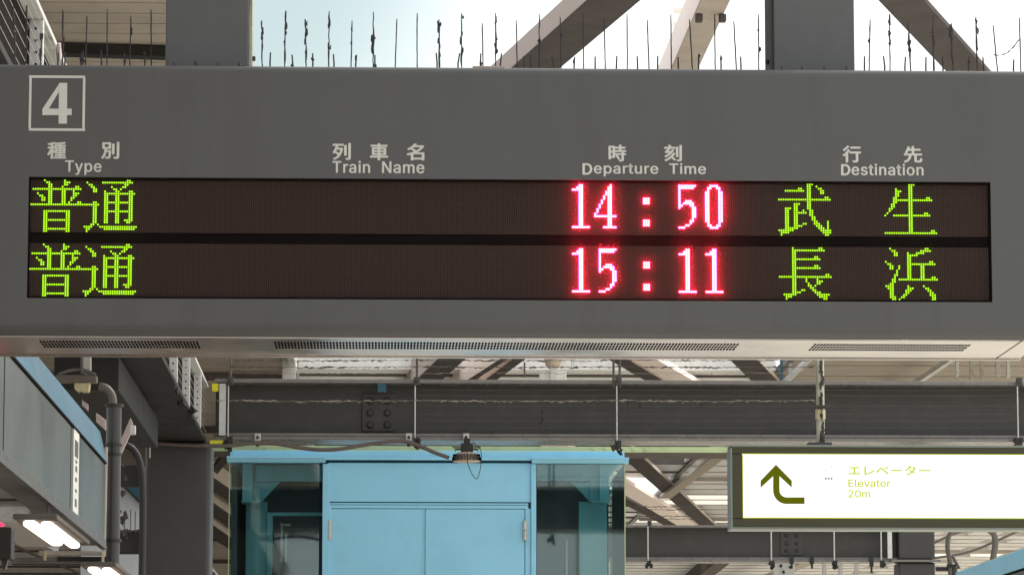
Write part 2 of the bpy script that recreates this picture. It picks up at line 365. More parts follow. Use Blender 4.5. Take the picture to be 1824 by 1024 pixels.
MB().box(sx0+.006, sx1-.006, Y0+.0012, Y0+.0018, r2z-24*PIT, r1z+.9*PIT).build('led_halo_film', 'halo_sheet', board)  # added in front of the LEDs to carry their red glow
def rows(spec):
    g = {}
    for ln in spec.strip().split('\n'):
        k, v = ln.split(':'); ks = k.split('-'); cs = []
        for t in v.replace(' ', '').split(','):
            if not t: continue
            q = t.split('-'); cs += list(range(int(q[0]), int(q[-1])+1))
        for r in range(int(ks[0]), int(ks[-1])+1): g.setdefault(r, set()).update(cs)
    return g
G = dict(
fu='''0:6,15
1:7,8,15,16,17
2:8,9,15,16
3:8,9,14,20,21
4:1-22
5:8,9,14,15,19
6:3,8,9,14,15,19-21
7:4,5,8,9,14,15,19,20
8:5,6,8,9,14,15,18,19
9:5,6,8,9,14,15,18
10:8,9,14,15,17,21,22
11:0-23
14:6-17
15-17:6,7,16,17
18:6-17
19-21:6,7,16,17
22:6-17
23:6,7,16,17''',
tsu='''0:19,20
1:1,8-21
2:2,3,18,19
3:3,4,12,17,18
4:4,5,13,14,16
5:4,5,9,14,15,20,21
6:9-22
7-9:9,10,14,15,20,21
10:4,5,9-21
11:0-6,9,10,14,15,20,21
12-13:4,5,9,10,14,15,20,21
14:4,5,9-21
15-17:4,5,9,10,14,15,20,21
18:4,5,9,10,14,15,18-21
19:4,5,9,10,14,15,19,20
20:3,4,6
21:0-3,7-23
22:1,2,9-22
23:1''',
take='''0:13,14,15
1:13,14,17
2:9,10,13,14,18,19
3:3-11,13,14,19,20
4:13,14,19,20
5:13,14
6:13,14,21,22
7:0-23
8:13,14
9:7,8,9,13,14
10:7,8,13,14
11:3,4,5,7,8,13,14
12:3,4,7,8,11,14,15
13:3,4,7-12,14,15
14:3,4,7,8,14,15
15-16:3,4,7,8,15,16
17:3,4,7,8,16,17,22
18:3,4,7,8,11,12,16-18,22
19:3,4,7-10,17-19,22
20:3-8,18-20,22
21:0-6,19-23
22:1-4,20-23
23:1,21,22''',
fu2='''0:11,12,13
1:11,12
2:5,11,12
3:5,6,7,11,12
4-5:5,6,11,12
6:4,5,11,12,19,20
7:4-21
8:4,5,11,12
9-10:3,4,11,12
11:2,3,11,12
12:2,11,12
13:1,11,12,18,19
14:0,4-20
15-20:11,12
21:11,12,21,22
22:0-23''',
naga='''0:6,18,19
1:6-20
2-3:6,7
4:6,7,16,17
5:6-18
6-7:6,7
8:6,7,16,17
9:6-18
10-11:6,7
12:6,7,21,22
13:0-23
14:6,7,12,17
15:6,7,12,17-19
16:6,7,13,17,18
17:6,7,13,14,16
18:6,7,14,15
19:6,7,10,11,15,16
20:6-9,16-18
21:2-7,17-22
22:3-5,18-21
23:3,20,21''',
hama='''0:2,18,19
1:3,4,16-20
2:4,5,10,14-17
3:4,5,10-14
4-5:10,11
6:0,10,11,20,21
7:1,2,10-22
8-9:2,3,6,10,11,16,17
10-11:5,10,11,16,17
12:4,5,10,11,16,17
13:4,10,11,16,17,21,22
14:3,4,6-23
15:3,4
16:2,3
17:0-3,10,17
18:1-3,10-12,18,19
19:2,3,9-11,19,20
20:2,3,9,10,20,21
21:2,3,8,9,20-22
22:2-4,7,8,21,22
23:3,4,6,21,22''',
one='''1:3,4
2:2-4
3:0-4
4-19:3,4
20:0-7''',
four='''1:7
2-3:6,7
4-5:5-7
6-7:4,6,7
8-9:3,6,7
10-11:2,6,7
12-13:1,6,7
14:0,6,7
15:0-9
16-19:6,7
20:4-9''',
five='''1:0-7
2:0-6
3-7:0
8:0,3-5
9:0,2-6
10:0,1,5,6
11:0,6,7
12-15:6,7
16:6
17:5,6
18:5
19:3,4
20:0-2''',
zero='''1:2-5
2:1,2,5,6
3:1,6
4-17:0,1,6,7
18:1,6
19:1,2,5,6
20:2-5''',
colon='''7-9:0-2
17-19:0-2''')
def led_char(key, col, zt, m, what, r):
    g = rows(G[key]); mb = MB(); n = 8
    for rr, cs in g.items():
        for c in cs:
            x = c0x + (col + c)*PIT; z = zt - rr*PIT; o = len(mb.v)
            for rad, yy in ((r, YL-.0002), (r*.9, YL-.0022), (r*.45, YL-.0034)):
                for k in range(n):
                    t = 2*math.pi*(k+.5)/n; mb.v.append((x + rad*math.cos(t), yy, z + rad*math.sin(t)))
            for a in range(2):
                for k in range(n): mb.f.append((o+a*n+k, o+a*n+(k+1)%n, o+(a+1)*n+(k+1)%n, o+(a+1)*n+k))
            mb.f.append(tuple(o+2*n+k for k in range(n)))
    ob = mb.build('lit_character', m, board); ob['label'] = what
GR = PIT*.43; RR = PIT*.5
for zt, dest, dig in ((r1z, (('take', 336), ('fu2', 384)), (('one', 243), ('four', 253), ('colon', 275), ('five', 291), ('zero', 303))),
                      (r2z, (('naga', 336), ('hama', 384)), (('one', 243), ('five', 255), ('colon', 275), ('one', 291), ('one', 303)))):
    led_char('fu', 0, zt, EM_GREEN, 'glowing green LED kanji', GR); led_char('tsu', 24, zt, EM_GREEN, 'glowing green LED kanji', GR)
    for k, c in dest: led_char(k, c, zt, EM_GREEN, 'glowing green LED kanji', GR)
    for k, c in dig: led_char(k, c, zt, EM_RED, 'glowing red LED time digit', RR)
# printed header
Yp = Y0 - .0008
nb = MB()
for a, b, c, d in ((51.5,135,151.5,139.3),(51.5,229,151.5,233.3),(51.5,139.3,55.8,229),(147.2,139.3,151.5,229)): nb.pbox(a, b, c, d, Yp, .0006)
nb.build('number_box_outline', 'white_print', board)
f4 = MB(); q = lambda pts: [(x/3.8, y/3.8) for x, y in pts]
for pts in ([(399,563),(455,563),(453,838),(397,838)], [(287,737),(397,737),(397,780),(287,780)], [(453.5,737),(485,737),(485,780),(453.5,780)],
            [(398,572),(397.5,624),(331,737),(288,737)]): f4.ppoly(q(pts), Yp, .0006)
f4.build('number_four', 'white_print', board)
JB, EB = .0, .028
for t, x0, y0, x1, y1 in (('種',84,253,118,283.4),('別',180,253,212.6,283.4),('列',592,255,625,285.6),('車',658.7,255.5,691.6,286),('名',724,256,756,286.3),
                          ('時',1083.8,258,1115.6,288),('刻',1182.8,258,1214.6,288),('行',1500.5,259.7,1533.8,290),('先',1609.4,260.5,1642.8,290.5)):
    text_part(t, x0, y0, x1, y1, Y0, 'white_print', board, fat=1.05, thick=.0014)
for t, x0, y0, x1, y1 in (('Type',115.7,286,181,312),('Train  Name',592,287,756,309),('eparture  Time',1057.6,290.6,1257.6,315),('estination',1516.6,292,1645,313)):
    text_part(t, x0, y0, x1, y1, Y0, 'white_print', board, fat=.62, spacing=1.06)
for x0, y0, x1, y1 in ((1037.5, 291, 1055, 311.4), (1498.2, 292.6, 1514.9, 312.6)):     # capital D: stem and bowl as one outline strip
    mb = MB(); sw = 4.2; cy = (y0+y1)/2; hh = (y1-y0)/2; xc = x1-9.2
    def ring(rx, ry, xl): return [(xl, cy-ry), (xc, cy-ry)] + [(xc+rx*math.sin(t), cy-ry*math.cos(t)) for t in [math.pi*i/12 for i in range(1, 12)]] + [(xc, cy+ry), (xl, cy+ry)]
    a = ring(9.2, hh, x0); b = ring(9.2-sw, hh-3.4, x0+sw)
    for i in range(len(a)): j = (i+1) % len(a); mb.ppoly([a[i], a[j], b[j], b[i]], Yp, .0006)
    mb.build('lettering', 'white_print', board)
# hangers
for a, b, side in ((295, 443, 1), (1378, 1522, -1)):
    yh = Y0 + .17; hb = MB().box(WX(a, yh, 60), WX(b, yh, 60), yh, yh+.16, bz1-.02, 6.6)
    o = hb.build('hanger_post', 'hanger', board, bevel=.004)
    xs = WX(b, yh, 60) if side > 0 else WX(a, yh, 60)
    MB().box(xs + side*.001, xs + side*.009, yh+.012, yh+.15, bz1, 6.58).build('side_trim', 'pole' if side > 0 else 'column', o)
    sb = MB()
    for k in range(6):
        sb.tube([(xs + side*.012, yh+.05, bz1+.06+k*.5-.006), (xs + side*.012, yh+.05, bz1+.06+k*.5+.006)], .006)
    sb.build('screw', 'rubber', o)
# debris plate
MB().box(WX(842, Y0+.02, 118), WX(898, Y0+.02, 118), Y0+.02, Y0+.1, bz1, bz1+.005).build('loose_plate', 'brace_edge', board)
# bird spikes
tall = [(24,12,28),(48,10,46),(74,60,72),(112,18,112),(155,29,152),(191,17,191),(233,28,231),(269,17,270),(466,37,468),(509,20,507),(544,35,546),(586,21,586),(627,37,625),(665,22,665),(707,34,703),(743,24,743),(782,35,783),(822,24,822),(859,42,861),(883,24,883),
        (919.5,36,922),(960.5,25,961),(998,31,1000),(1039,24,1039.5),(1076,33,1079),(1117,25,1117.5),(1153,36,1157),(1195,26,1196),(1228,35,1235),(1273,26,1274),(1307,38,1313),(1351,26,1351.5),
        (1550,35,1547),(1584.5,26,1585),(1617,39,1624),(1662,27,1663),(1692,45,1700),(1739,30,1740),(1769,45,1779),(1816,32,1818)]
short = [104,115,144,148,180,222,258,482,520.5,557,594,634,668,778,817,857,892,933,946,985,1022,1061,1097,1135,1171,1208,1245,1284,1319,1539.5,1575,1612,1649,1679.5,1726,1751,1806]
stub = [310,349,388,427,1391,1429,1468,1507]
dirty = {112,509,586,665,782,822,544,466,1229,1662,1584.5,1739,1692,1617,883,960.5,24,48,74}
for x, yt, xb in tall:
    yy = Y0 + .25; zt = WZ(yt, yy, x); xt = WX(x, yy, yt); xbb = WX(xb, yy, 118); zb = bz1-.004; n = 12; mb = MB(); d = x in dirty
    pts = []; rs = []
    for i in range(n+1):
        t = i/n; j = .0011 if d else .0004
        pts.append((xbb + (xt-xbb)*t + random.uniform(-j, j), yy + random.uniform(-j, j), zb + (zt-zb)*t))
        rs.append(.0018 + (random.choice((0, .0004, .0014)) if d else random.uniform(0, .0004)))
    rs[-1] *= .7; mb.tube(pts, rs, 6)
    if d or random.random() < .3:
        for k in range(5 if d else 2):
            t = random.uniform(.45, .95); c = Vector((xbb + (xt-xbb)*t, yy, zb + (zt-zb)*t)) + Vector((random.uniform(-.003, .005), 0, 0))
            mb.blob(c, random.uniform(.0025, .005), (.8, .8, random.uniform(1, 3)), .5)
    mb.build('bird_spike', 'spike', board)
for lst, yy, hh in ((short, Y0+.2, .073), (stub, Y0+.1, .026)):
    for x in lst:
        h2 = hh * random.uniform(.92, 1.05); xx = WX(x, yy, 110); mb = MB()
        mb.tube([(xx, yy, bz1-.003), (xx+random.uniform(-.002, .002), yy, bz1+h2*.6), (xx+random.uniform(-.003, .003), yy, bz1+h2)], [.0024, .0026, .0022], 6)
        if random.random() < .35: mb.blob((xx, yy, bz1+h2*random.uniform(.5, 1)), .004, (1, 1, 1.6), .5)
        mb.build('bird_spike', 'spike', board)
# cobweb strand hanging between the two rightmost spikes
cs = MB(); pa = W(1769, 98, Y0+.25); pb = W(1816, 70, Y0+.25); pts = []; rs = []
for i in range(13):
    t = i/12; p = pa.lerp(pb, t) + Vector((random.uniform(-.002, .002), 0, -.018*math.sin(math.pi*t))); pts.append(p); rs.append(.0006 + .0018*random.random())
cs.tube(pts, rs, 5); cs.build('cobweb', 'web', board)

# ================================================================== SIDE GIRDER with column (left)
YC = 26.0; gx1 = WX(366, YC, 785); gz0 = WZ(785, YC, 366); gz1 = gz0 + .43; gx0 = gx1 - .43
gir = thing('steel_girder', ((gx0+gx1)/2, 19, gz0), 'dark steel girder running away above the left side, white brackets along its flank', 'girder')
MB().box(gx0, gx1, 11.7, YC+.35, gz0, gz0+.03).build('bottom_flange', 'girder', gir, bevel=.004)
MB().box(gx0+.03, gx1-.06, 11.7, YC+.35, gz0+.031, gz1-.021).build('web', 'web_dark', gir)
MB().box(gx0, gx1, 11.7, YC+.35, gz1-.02, gz1).build('top_flange', 'post', gir, bevel=.003)
for yy in (13.4, 16.4, 17.9, 19.4, 20.9, 22.45, 23.9, 25.4):
    p = MB().box(gx1-.055, gx1-.004, yy-.012, yy+.03, gz0+.031, gz1-.021).build('bracket', 'post', gir, bevel=.003)
    hb = MB()
    for k in range(8):
        z = gz0+.06+k*.045; hb.tube([(gx1-.03, yy-.0135, z), (gx1-.03, yy-.0125, z)], .006, 8)
    hb.build('bracket_hole', 'hole', p)
for k in range(7):
    z = gz0 + .06 + k*.05
    MB().tube([(gx1+.004, 11.8, z), (gx1+.004, YC, z)], .0011, 5).build('wire', 'post', gir)
MB().tube([(gx1+.015, 13.75, gz1-.07), (gx1+.03, 13.75, gz1-.07)], .035, 16).build('insulator', 'pinkish', gir, bevel=.004)
MB().box(gx0+.002, gx1-.002, 24.72, 24.75, gz0-.004, gz0+.001).build('seam_plate', 'rubber', gir)

cw = WX(375, YC, 900) - WX(258, YC, 900)
colm = MB().box(WX(258, YC, 900), WX(375, YC, 900), YC, YC+cw, 0, gz0-.002).build('steel_column', 'column', bevel=.035, seg=5)
centre(colm); tag(colm, 'thick square grey steel column under the end of the dark girder', 'column')

# ================================================================== CROSS BEAM (near)
YB = 26.0; bl = WX(382, YB, 730); br = WX(2100, YB, 730)
zt_, zb_ = WZ(676, YB), WZ(784, YB); fw = .4
bm1 = thing('steel_beam', ((bl+br)/2, YB+fw/2, zb_), 'long dark grey steel beam crossing right below the departure board', 'beam', None)
MB().box(bl, br, YB, YB+fw, zt_-.028, zt_).build('top_flange', 'flange', bm1, bevel=.004)
MB().box(bl, br, YB+fw*.45, YB+fw*.55, zb_+.026, zt_-.029).build('web', 'beam', bm1)
MB().box(bl, br, YB, YB+fw, zb_, zb_+.022).build('bottom_flange', 'flange', bm1, bevel=.004)
MB().box(bl, br, YB+.03, YB+fw*.44, zb_+.0225, zb_+.05).build('flange_fillet', 'flange', bm1, bevel=.008)
def splice(parent, Y, x0, y0, x1, y1, cols, rws, r):
    sp = MB().pbox(x0, y0, x1, y1, Y, .012).build('splice_plate', 'beam', parent, bevel=.003)
    for cx in cols:
        for cy in rws:
            p = W(cx, cy, Y); o = MB().tube([(p.x, Y-.001, p.z), (p.x, Y-.006, p.z)], r, 18).build('bolt', 'rubber', sp, bevel=.002)
            MB().tube([(p.x, Y-.0065, p.z), (p.x, Y-.022, p.z)], r*.62, 6).build('bolt_head', 'beam', o, bevel=.002)
splice(bm1, YB+fw*.45-.014, 645, 701, 705, 768, (659.5, 690), (714, 735, 756.5), .028)
# faint scraped streak marks on the web
sm = MB()
for x, y in ((965,735),(966,745),(964,752),(1140,722),(1250,722),(1118,718)):
    p = W(x, y, YB+fw*.45); sm.blob((p.x, YB+fw*.45-.002, p.z), .010, (.6, .1, 1.5), .5)
sm.build('scar', 'rubber', bm1)
# white end post of the beam, tape
MB().pbox(390, 683, 402, 775, YB-.03, .03).build('end_post', 'post', bm1, bevel=.004)
MB().pbox(378, 683, 389, 697, YB-.02, .01).build('warning_tape', 'yellow', bm1)
MB().pbox(374, 784, 400, 790, YB-.05, .01).build('warning_tape', 'yellow', bm1)
MB().pbox(673, 680, 688, 698, YB+.005, .006).build('torn_label', 'fascia', bm1)

# beam clamps
def clamp(px, Y, py0=772, py1=795, dark=False):
    p = W(px, (py0+py1)/2, Y); z1 = WZ(py0, Y, px); z0 = WZ(py1, Y, px)
    t = thing('beam_clamp', (p.x, Y, z0), '', 'clamp')
    h = (z1-z0)
    MB().box(p.x-.022, p.x+.022, Y-.03, Y-.004, z0+h*.38, z1).box(p.x-.022, p.x+.022, Y-.004, Y+.03, z0+h*.38, z0+h*.46).build('jaw', 'rubber' if dark else 'steel', t, bevel=.003)
    MB().tube([(p.x, Y-.045, z0+h*.68), (p.x, Y-.031, z0+h*.68)], .011, 6).build('bolt', 'rubber', t)
    MB().tube([(p.x, Y-.012, z0), (p.x, Y-.012, z0+h*.37)], .012, 8).build('shank', 'rubber', t)
    return t
for px, lb in ((459, 'small bright beam clamp left of the blue lift roof edge, nearest the white end post'), (728, 'small bright beam clamp where the brown cable turns down'),
               (830, 'small bright beam clamp directly above the hanging floodlight')):
    tag(clamp(px, YB-.01), lb, 'clamp', 'clamps on the near beam')

# bird wire posts
def wire_post(px, Y, py0, py1, top, label, grp='bird wire posts', ext=None):
    p0 = W(px, py0, Y); z0 = WZ(py1, Y, px)
    t = thing('wire_post', (p0.x, Y, z0), label, 'wire post', grp)
    MB().tube([(p0.x, Y, z0), (p0.x, Y, p0.z)], .0046*Y/26, 8).build('rod', 'post', t)
    c = W(px+3, py0, Y); MB().box(c.x-.022, c.x+.022, Y-.02, Y+.012, c.z-.03, c.z+.03).tube([(c.x, Y-.03, c.z), (c.x, Y-.021, c.z)], .012, 8).build('top_clip', 'pipe' if top else 'rubber', t, bevel=.004)
    c = W(px+3, py1, Y); mb = MB().box(c.x-.026, c.x+.018, Y-.025, Y+.012, c.z-.035, c.z+.02)
    for k in range(4): mb.blob((c.x+random.uniform(-.04, .02), Y-.015, c.z-random.uniform(0, .07)), .02, jit=.5)
    mb.build('bottom_clip', 'rubber', t)
    if ext:
        for ex in ext: MB().tube([(WX(ex, Y, 650), Y+.01, c.z+.4), (WX(ex, Y, 650), Y+.01, WZ(600, Y, ex))], .009, 8).build('riser', 'cable', t)
    return t
wire_post(739.5, YB-.05, 679, 785, True, 'thin white wire post on the beam above the brown cable', ext=(743,))
wire_post(1098.5, YB-.05, 679, 790, True, 'thin white wire post above the right corner of the lift roof', ext=(1093, 1104))
wire_post(1812, YB-.05, 680, 785, True, 'thin white wire post at the far right end of the near beam', ext=())
wire_post(407, YB-.05, 679, 783, True, 'short wire post beside the white end post at the near beam', ext=(411,))
# bird wires strung along the beam
def wire(py, x0, x1, Y, m, r, dirtiness, label, grp='bird wires in front of the near beam'):
    a = W(x0, py, Y); b = W(x1, py, Y); n = int((x1-x0)/5); pts = []; rs = []; mb = MB()
    seg = 0
    for i in range(n+1):
        t = i/n; sag = .012*math.sin(math.pi*((t*3) % 1)); seg = .8*seg + random.uniform(-1, 1)
        pts.append((a.x+(b.x-a.x)*t, Y, a.z+(b.z-a.z)*t - sag*.4 + (random.uniform(-.004, .004) if dirtiness else 0)))
        rs.append(r + dirtiness*max(0, random.uniform(-.5, 1)+.3*seg)*.0045)
    mb.tube(pts, rs, 5)
    if dirtiness:
        for i in range(int(n*dirtiness*.35)):
            p = Vector(random.choice(pts)); L = random.uniform(.012, .045); s = random.choice((-1, 1))
            mb.tube([p, p+Vector((s*L*.5, 0, -random.uniform(.002, .012))), p+Vector((s*L, 0, -random.uniform(-.004, .014)))], [.0015, .0022, .0008], 4)
    o = mb.build('bird_wire', m); centre(o); tag(o, label, 'wire', grp)
wire(641, 420, 1450, YB-.06, 'web', .0012, .9, 'uppermost grimy bird wire just under the departure board')
wire(653, 410, 1450, YB-.06, 'web', .0018, 1.2, 'thickest cobweb covered wire crossing the bright sky gap')
wire(664, 410, 1824, YB-.06, 'web_pale', .0012, .15, 'thin wire running just over the near beam')
wire(713, 385, 1452, YB-.06, 'web_pale', .0014, .9, 'pale cobweb covered wire across the dark beam web')
for py, nm in ((694, 'topmost'), (704, 'second'), (722, 'fourth'), (737, 'fifth'), (749, 'sixth'), (761, 'lowest')):
    wire(py, 745, 1815, YB-.06, 'cable', .0009, 0, 'fine clean wire stretched over the dark beam web, %s of those wires' % nm)

for py in (902, 907, 919, 924):
    a_ = W(1130, py, 39.7); b_ = W(1252, py, 39.7); pts = []; rs = []
    for i in range(40):
        pts.append(a_.lerp(b_, i/39) + Vector((0, 0, random.uniform(-.006, .006)))); rs.append(.002 + .004*random.random())
    o = MB().tube(pts, rs, 5).build('bird_wire', 'web'); centre(o)
    tag(o, 'fuzzy wire crossing the peach brace beside the lift glass, %s of four' % {902: 'highest', 907: 'second highest', 919: 'second lowest', 924: 'lowest'}[py], 'wire', 'bird wires over the far beam')
# cable along the beam to the floodlight
cpx = [(196,800),(215,792),(260,789),(330,792),(400,794),(440,790),(470,788),(500,791),(540,798),(575,801),(610,799),(650,792),(690,787),(722,786),(750,795),(775,806),(800,815)]
def smooth_path(pp, Y, k=5):
    P = [W(x, y, Y if not callable(Y) else Y(x)) for x, y in pp]; out = []
    for i in range(len(P)-1):
        a = P[max(i-1, 0)]; b = P[i]; c = P[i+1]; d = P[min(i+2, len(P)-1)]
        for j in range(k):
            t = j/k; out.append(.5*((2*b)+(-a+c)*t+(2*a-5*b+4*c-d)*t*t+(-a+3*b-3*c+d)*t**3))
    out.append(P[-1]); return out
o = MB().tube(smooth_path(cpx, YB-.09), .014, 8).build('power_cable', 'cable', smooth=True); centre(o)
tag(o, 'sagging brown cable under the beam leading to the floodlight', 'cable')

# floodlight
YF = YB-.1; lp = W(831, 814, YF)
fl = thing('floodlight', (lp.x, YF, WZ(824, YF, 831)), 'round ribbed floodlight hanging on a black bracket under the beam, its wire loop dangling', 'floodlight')
hm = MB(); R = (WX(857, YF, 814)-WX(805, YF, 814))/2; z0 = WZ(823, YF, 831); hh = WZ(805, YF, 831)-z0
n = 28; prof = [(.72, 0), (.93, .06), (1, .25), (.97, .5), (.84, .72), (.6, .95), (.3, 1.0), (.02, 1.0)]
for r_, h_ in prof:
    for k in range(n): hm.v.append((lp.x + R*r_*math.cos(2*math.pi*k/n), YF + R*r_*math.sin(2*math.pi*k/n), z0+hh*h_))
for i in range(len(prof)-1):
    for k in range(n): hm.f.append((i*n+k, i*n+(k+1)%n, (i+1)*n+(k+1)%n, (i+1)*n+k))
hm.f.append(tuple(range(n))); hm.f.append(tuple(len(hm.v)-n+k for k in range(n)))
hm.build('housing', 'lamp', fl)
sl = MB()
for k in range(26):
    a = math.radians(-168 + k*6.2)
    for r_, h_ in ((.93, .6), (.995, .3)):
        c = Vector((lp.x + R*r_*math.cos(a), YF + R*r_*math.sin(a), z0+hh*h_)); sl.box(c.x-.0025, c.x+.0025, c.y-.006, c.y+.004, c.z-.012, c.z+.012)
sl.build('cooling_slot', 'hole', fl)
bk = MB().box(lp.x-.04, lp.x+.045, YF-.03, YF+.05, WZ(806, YF), WZ(790, YF)).box(lp.x-.02, lp.x+.025, YF-.02, YF+.03, WZ(790, YF), WZ(781, YF))
for s in (-1, 1):
    for zz, L in ((796, .1), (799, .09)): bk.box(lp.x, lp.x+s*L, YF-.01, YF+.01, WZ(zz, YF)-.003, WZ(zz, YF)+.003)
    bk.tube([(lp.x+s*.03, YF-.01, WZ(801, YF)), (lp.x+s*.075, YF-.01, WZ(801, YF)), (lp.x+s*.08, YF-.01, WZ(805, YF))], .004, 6)
bk.build('bracket', 'rubber', fl, bevel=.002)
MB().tube(smooth_path([(831,782),(832,800),(833,823),(838,838),(844,849),(849,852),(853,845),(857,825),(857,805),(854,797),(848,793),(843,786)], YF-.1), .003, 6).build('safety_wire', 'rubber', fl)

# ================================================================== ELEVATOR SIGN
YS = 19.0; ex1 = 2250
es = thing('elevator_sign', (WX(1700, YS, 860), YS+.08, WZ(943, YS)), 'backlit white hanging elevator sign with turning arrow in an olive frame', 'sign')
def es_box(a, b, c, d, Y, t, mb=None): return (mb or MB()).pbox(a, b, c, d, Y, t)
fr = MB(); fr.pbox(1305, 797, ex1, 808.5, YS, .16); fr.pbox(1305, 923.5, ex1, 939, YS, .16)
fr.pbox(1305, 808.5, 1322.6, 923.5, YS, .16); fr.build('frame', 'sign_frame', es)
rm = MB(); rm.pbox(1301, 793, ex1, 796.7, YS-.004, .17); rm.pbox(1301, 939.3, ex1, 943.3, YS-.004, .17); rm.pbox(1301, 796.7, 1304.7, 939.3, YS-.004, .17)
rm.build('rim', 'sign_rim', es, bevel=.002)
MB().pbox(1322.8, 808.7, ex1, 923.3, YS+.012, .1).build('light_panel', EM_SIGN, es)
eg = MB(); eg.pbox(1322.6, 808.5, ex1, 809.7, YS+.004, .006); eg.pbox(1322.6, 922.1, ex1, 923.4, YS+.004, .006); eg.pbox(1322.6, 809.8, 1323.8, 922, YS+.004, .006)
eg.build('edge_glow', EM_YEL, es)  # added glowing strip in place of the bloom around the light panel
Ya = YS + .010; A = lambda pts: [(1300+x/4.56, 780+y/4.56) for x, y in pts]
ar = MB(); ar.ppoly(A([(375,215),(503,345),(503,400),(403,308)]), Ya, .001); ar.ppoly(A([(375,215),(403,308),(352,308)]), Ya, .001); ar.ppoly(A([(375,215),(352,308),(250,402),(250,345)]), Ya, .001)
ar.ppoly(A([(352,308),(403,308),(403,410),(352,410)]), Ya, .001)
inn = [(403,410)] + [(403 + 60 - 60*math.cos(t), 422 + 58*math.sin(t)) for t in [math.pi/2*i/10 for i in range(1, 11)]]
outr = [(352,410)] + [(352 + 108 - 108*math.cos(t), 422 + 111*math.sin(t)) for t in [math.pi/2*i/10 for i in range(1, 11)]]
for i in range(10): ar.ppoly(A([outr[i], inn[i], inn[i+1], outr[i+1]]), Ya, .001)
ar.ppoly(A([inn[-1], (607,480), (607,533), outr[-1]]), Ya, .001)
ar.build('arrow', EM_OLIVE, es)
T = lambda t, x0, y0, x1, y1, m, b: text_part(t, 1300+x0/4.56, 780+y0/4.56, 1300+x1/4.56, 780+y1/4.56, YS+.011, m, es, fat=b)
T('エレベーター', 962, 222, 1628, 302, EM_YEL, .4); T('Elevator', 962, 335, 1305, 397, EM_YEL, .32); T('20m', 962, 421, 1140, 482, EM_YEL, .32)
pg = MB()
for a, b, c, d in ((762,287,850,290),(762,367,850,370),(762,290,765,367),(847,290,850,367)): pg.pbox(1300+a/4.56, 780+b/4.56, 1300+c/4.56, 780+d/4.56, Ya, .001)
pg.build('lift_pictogram', EM_FAINT, es)
pg = MB()
for cx in (781, 804, 827):
    pg.ppoly(A([(cx+8*math.cos(t), 327+11*math.sin(t)) for t in [2*math.pi*i/10 for i in range(10)]]), Ya, .001)
pg.ppoly(A([(820,238),(827,230),(834,238)]), Ya, .001); pg.ppoly(A([(773,258),(787,258),(780,267)]), Ya, .001)
pg.build('pictogram_figures', EM_GREY, es)
# its hanging pole
pl = MB(); pa = W(1461, 600, YS+.05); pz0 = WZ(792, YS+.05, 1461)
o = MB().tube([(pa.x, YS+.08, pz0), (pa.x, YS+.08, 4.9)], .0215, 14).build('hanging_pole', 'pole', es)
MB().tube([(pa.x, YS+.08, WZ(742, YS)), (pa.x, YS+.08, WZ(725, YS))], .026, 12).build('collar', 'cream', o)
cb = MB()
z = pz0
while z < 4.2:
    for k in range(2): cb.blob((pa.x+random.uniform(-.004, .014), YS+.055+random.uniform(-.005, .005), z+random.uniform(-.01, .01)), random.uniform(.003, .009), (1, 1, 2.4), .6)
    z += random.uniform(.006, .05) if z > WZ(770, YS) else .008
for k in range(26): cb.blob((pa.x+random.uniform(-.035, .035), YS+.05, WZ(721, YS)+random.uniform(-.006, .006)), .007, (1.6, 1, .7), .6)
cb.build('cobweb', 'web', o)
MB().pbox(1440, 787, 1482, 793, YS+.02, .1).build('mount_plate', 'pipe', es, bevel=.002)

# ================================================================== LIFT SHAFT
YE = 31.0
lift = thing('lift_shaft', (WX(760, YE, 900), YE+1, 0), 'sky blue lift shaft with double doors and glass at either side', 'lift shaft')
lx0, lx1 = WX(412, YE), WX(1112, YE); ED = 2.0
MB().box(WX(410, YE, 815), WX(1112, YE, 815), YE-.01, YE+ED, WZ(815.5, YE), WZ(803, YE)).build('roof_fascia', 'blue', lift, bevel=.004)
cb_ = MB(); zc1, zc0 = WZ(815.7, YE), WZ(825, YE)
cb_.xprof([(YE-.12, zc1), (YE-.12, zc1-.012), (YE-.09, zc1-.013), (YE-.06, zc0), (YE+.1, zc0), (YE+.1, zc1)], WX(405, YE, 820), WX(580, YE, 820))
cb_.xprof([(YE-.12, zc1), (YE-.12, zc1-.012), (YE-.09, zc1-.013), (YE-.06, zc0), (YE+.1, zc0), (YE+.1, zc1)], WX(947, YE, 820), WX(1119, YE, 820))
cb_.box(WX(580, YE), WX(947, YE), YE-.05, YE+.1, zc1-.02, zc1); cb_.build('cornice', 'blue', lift)
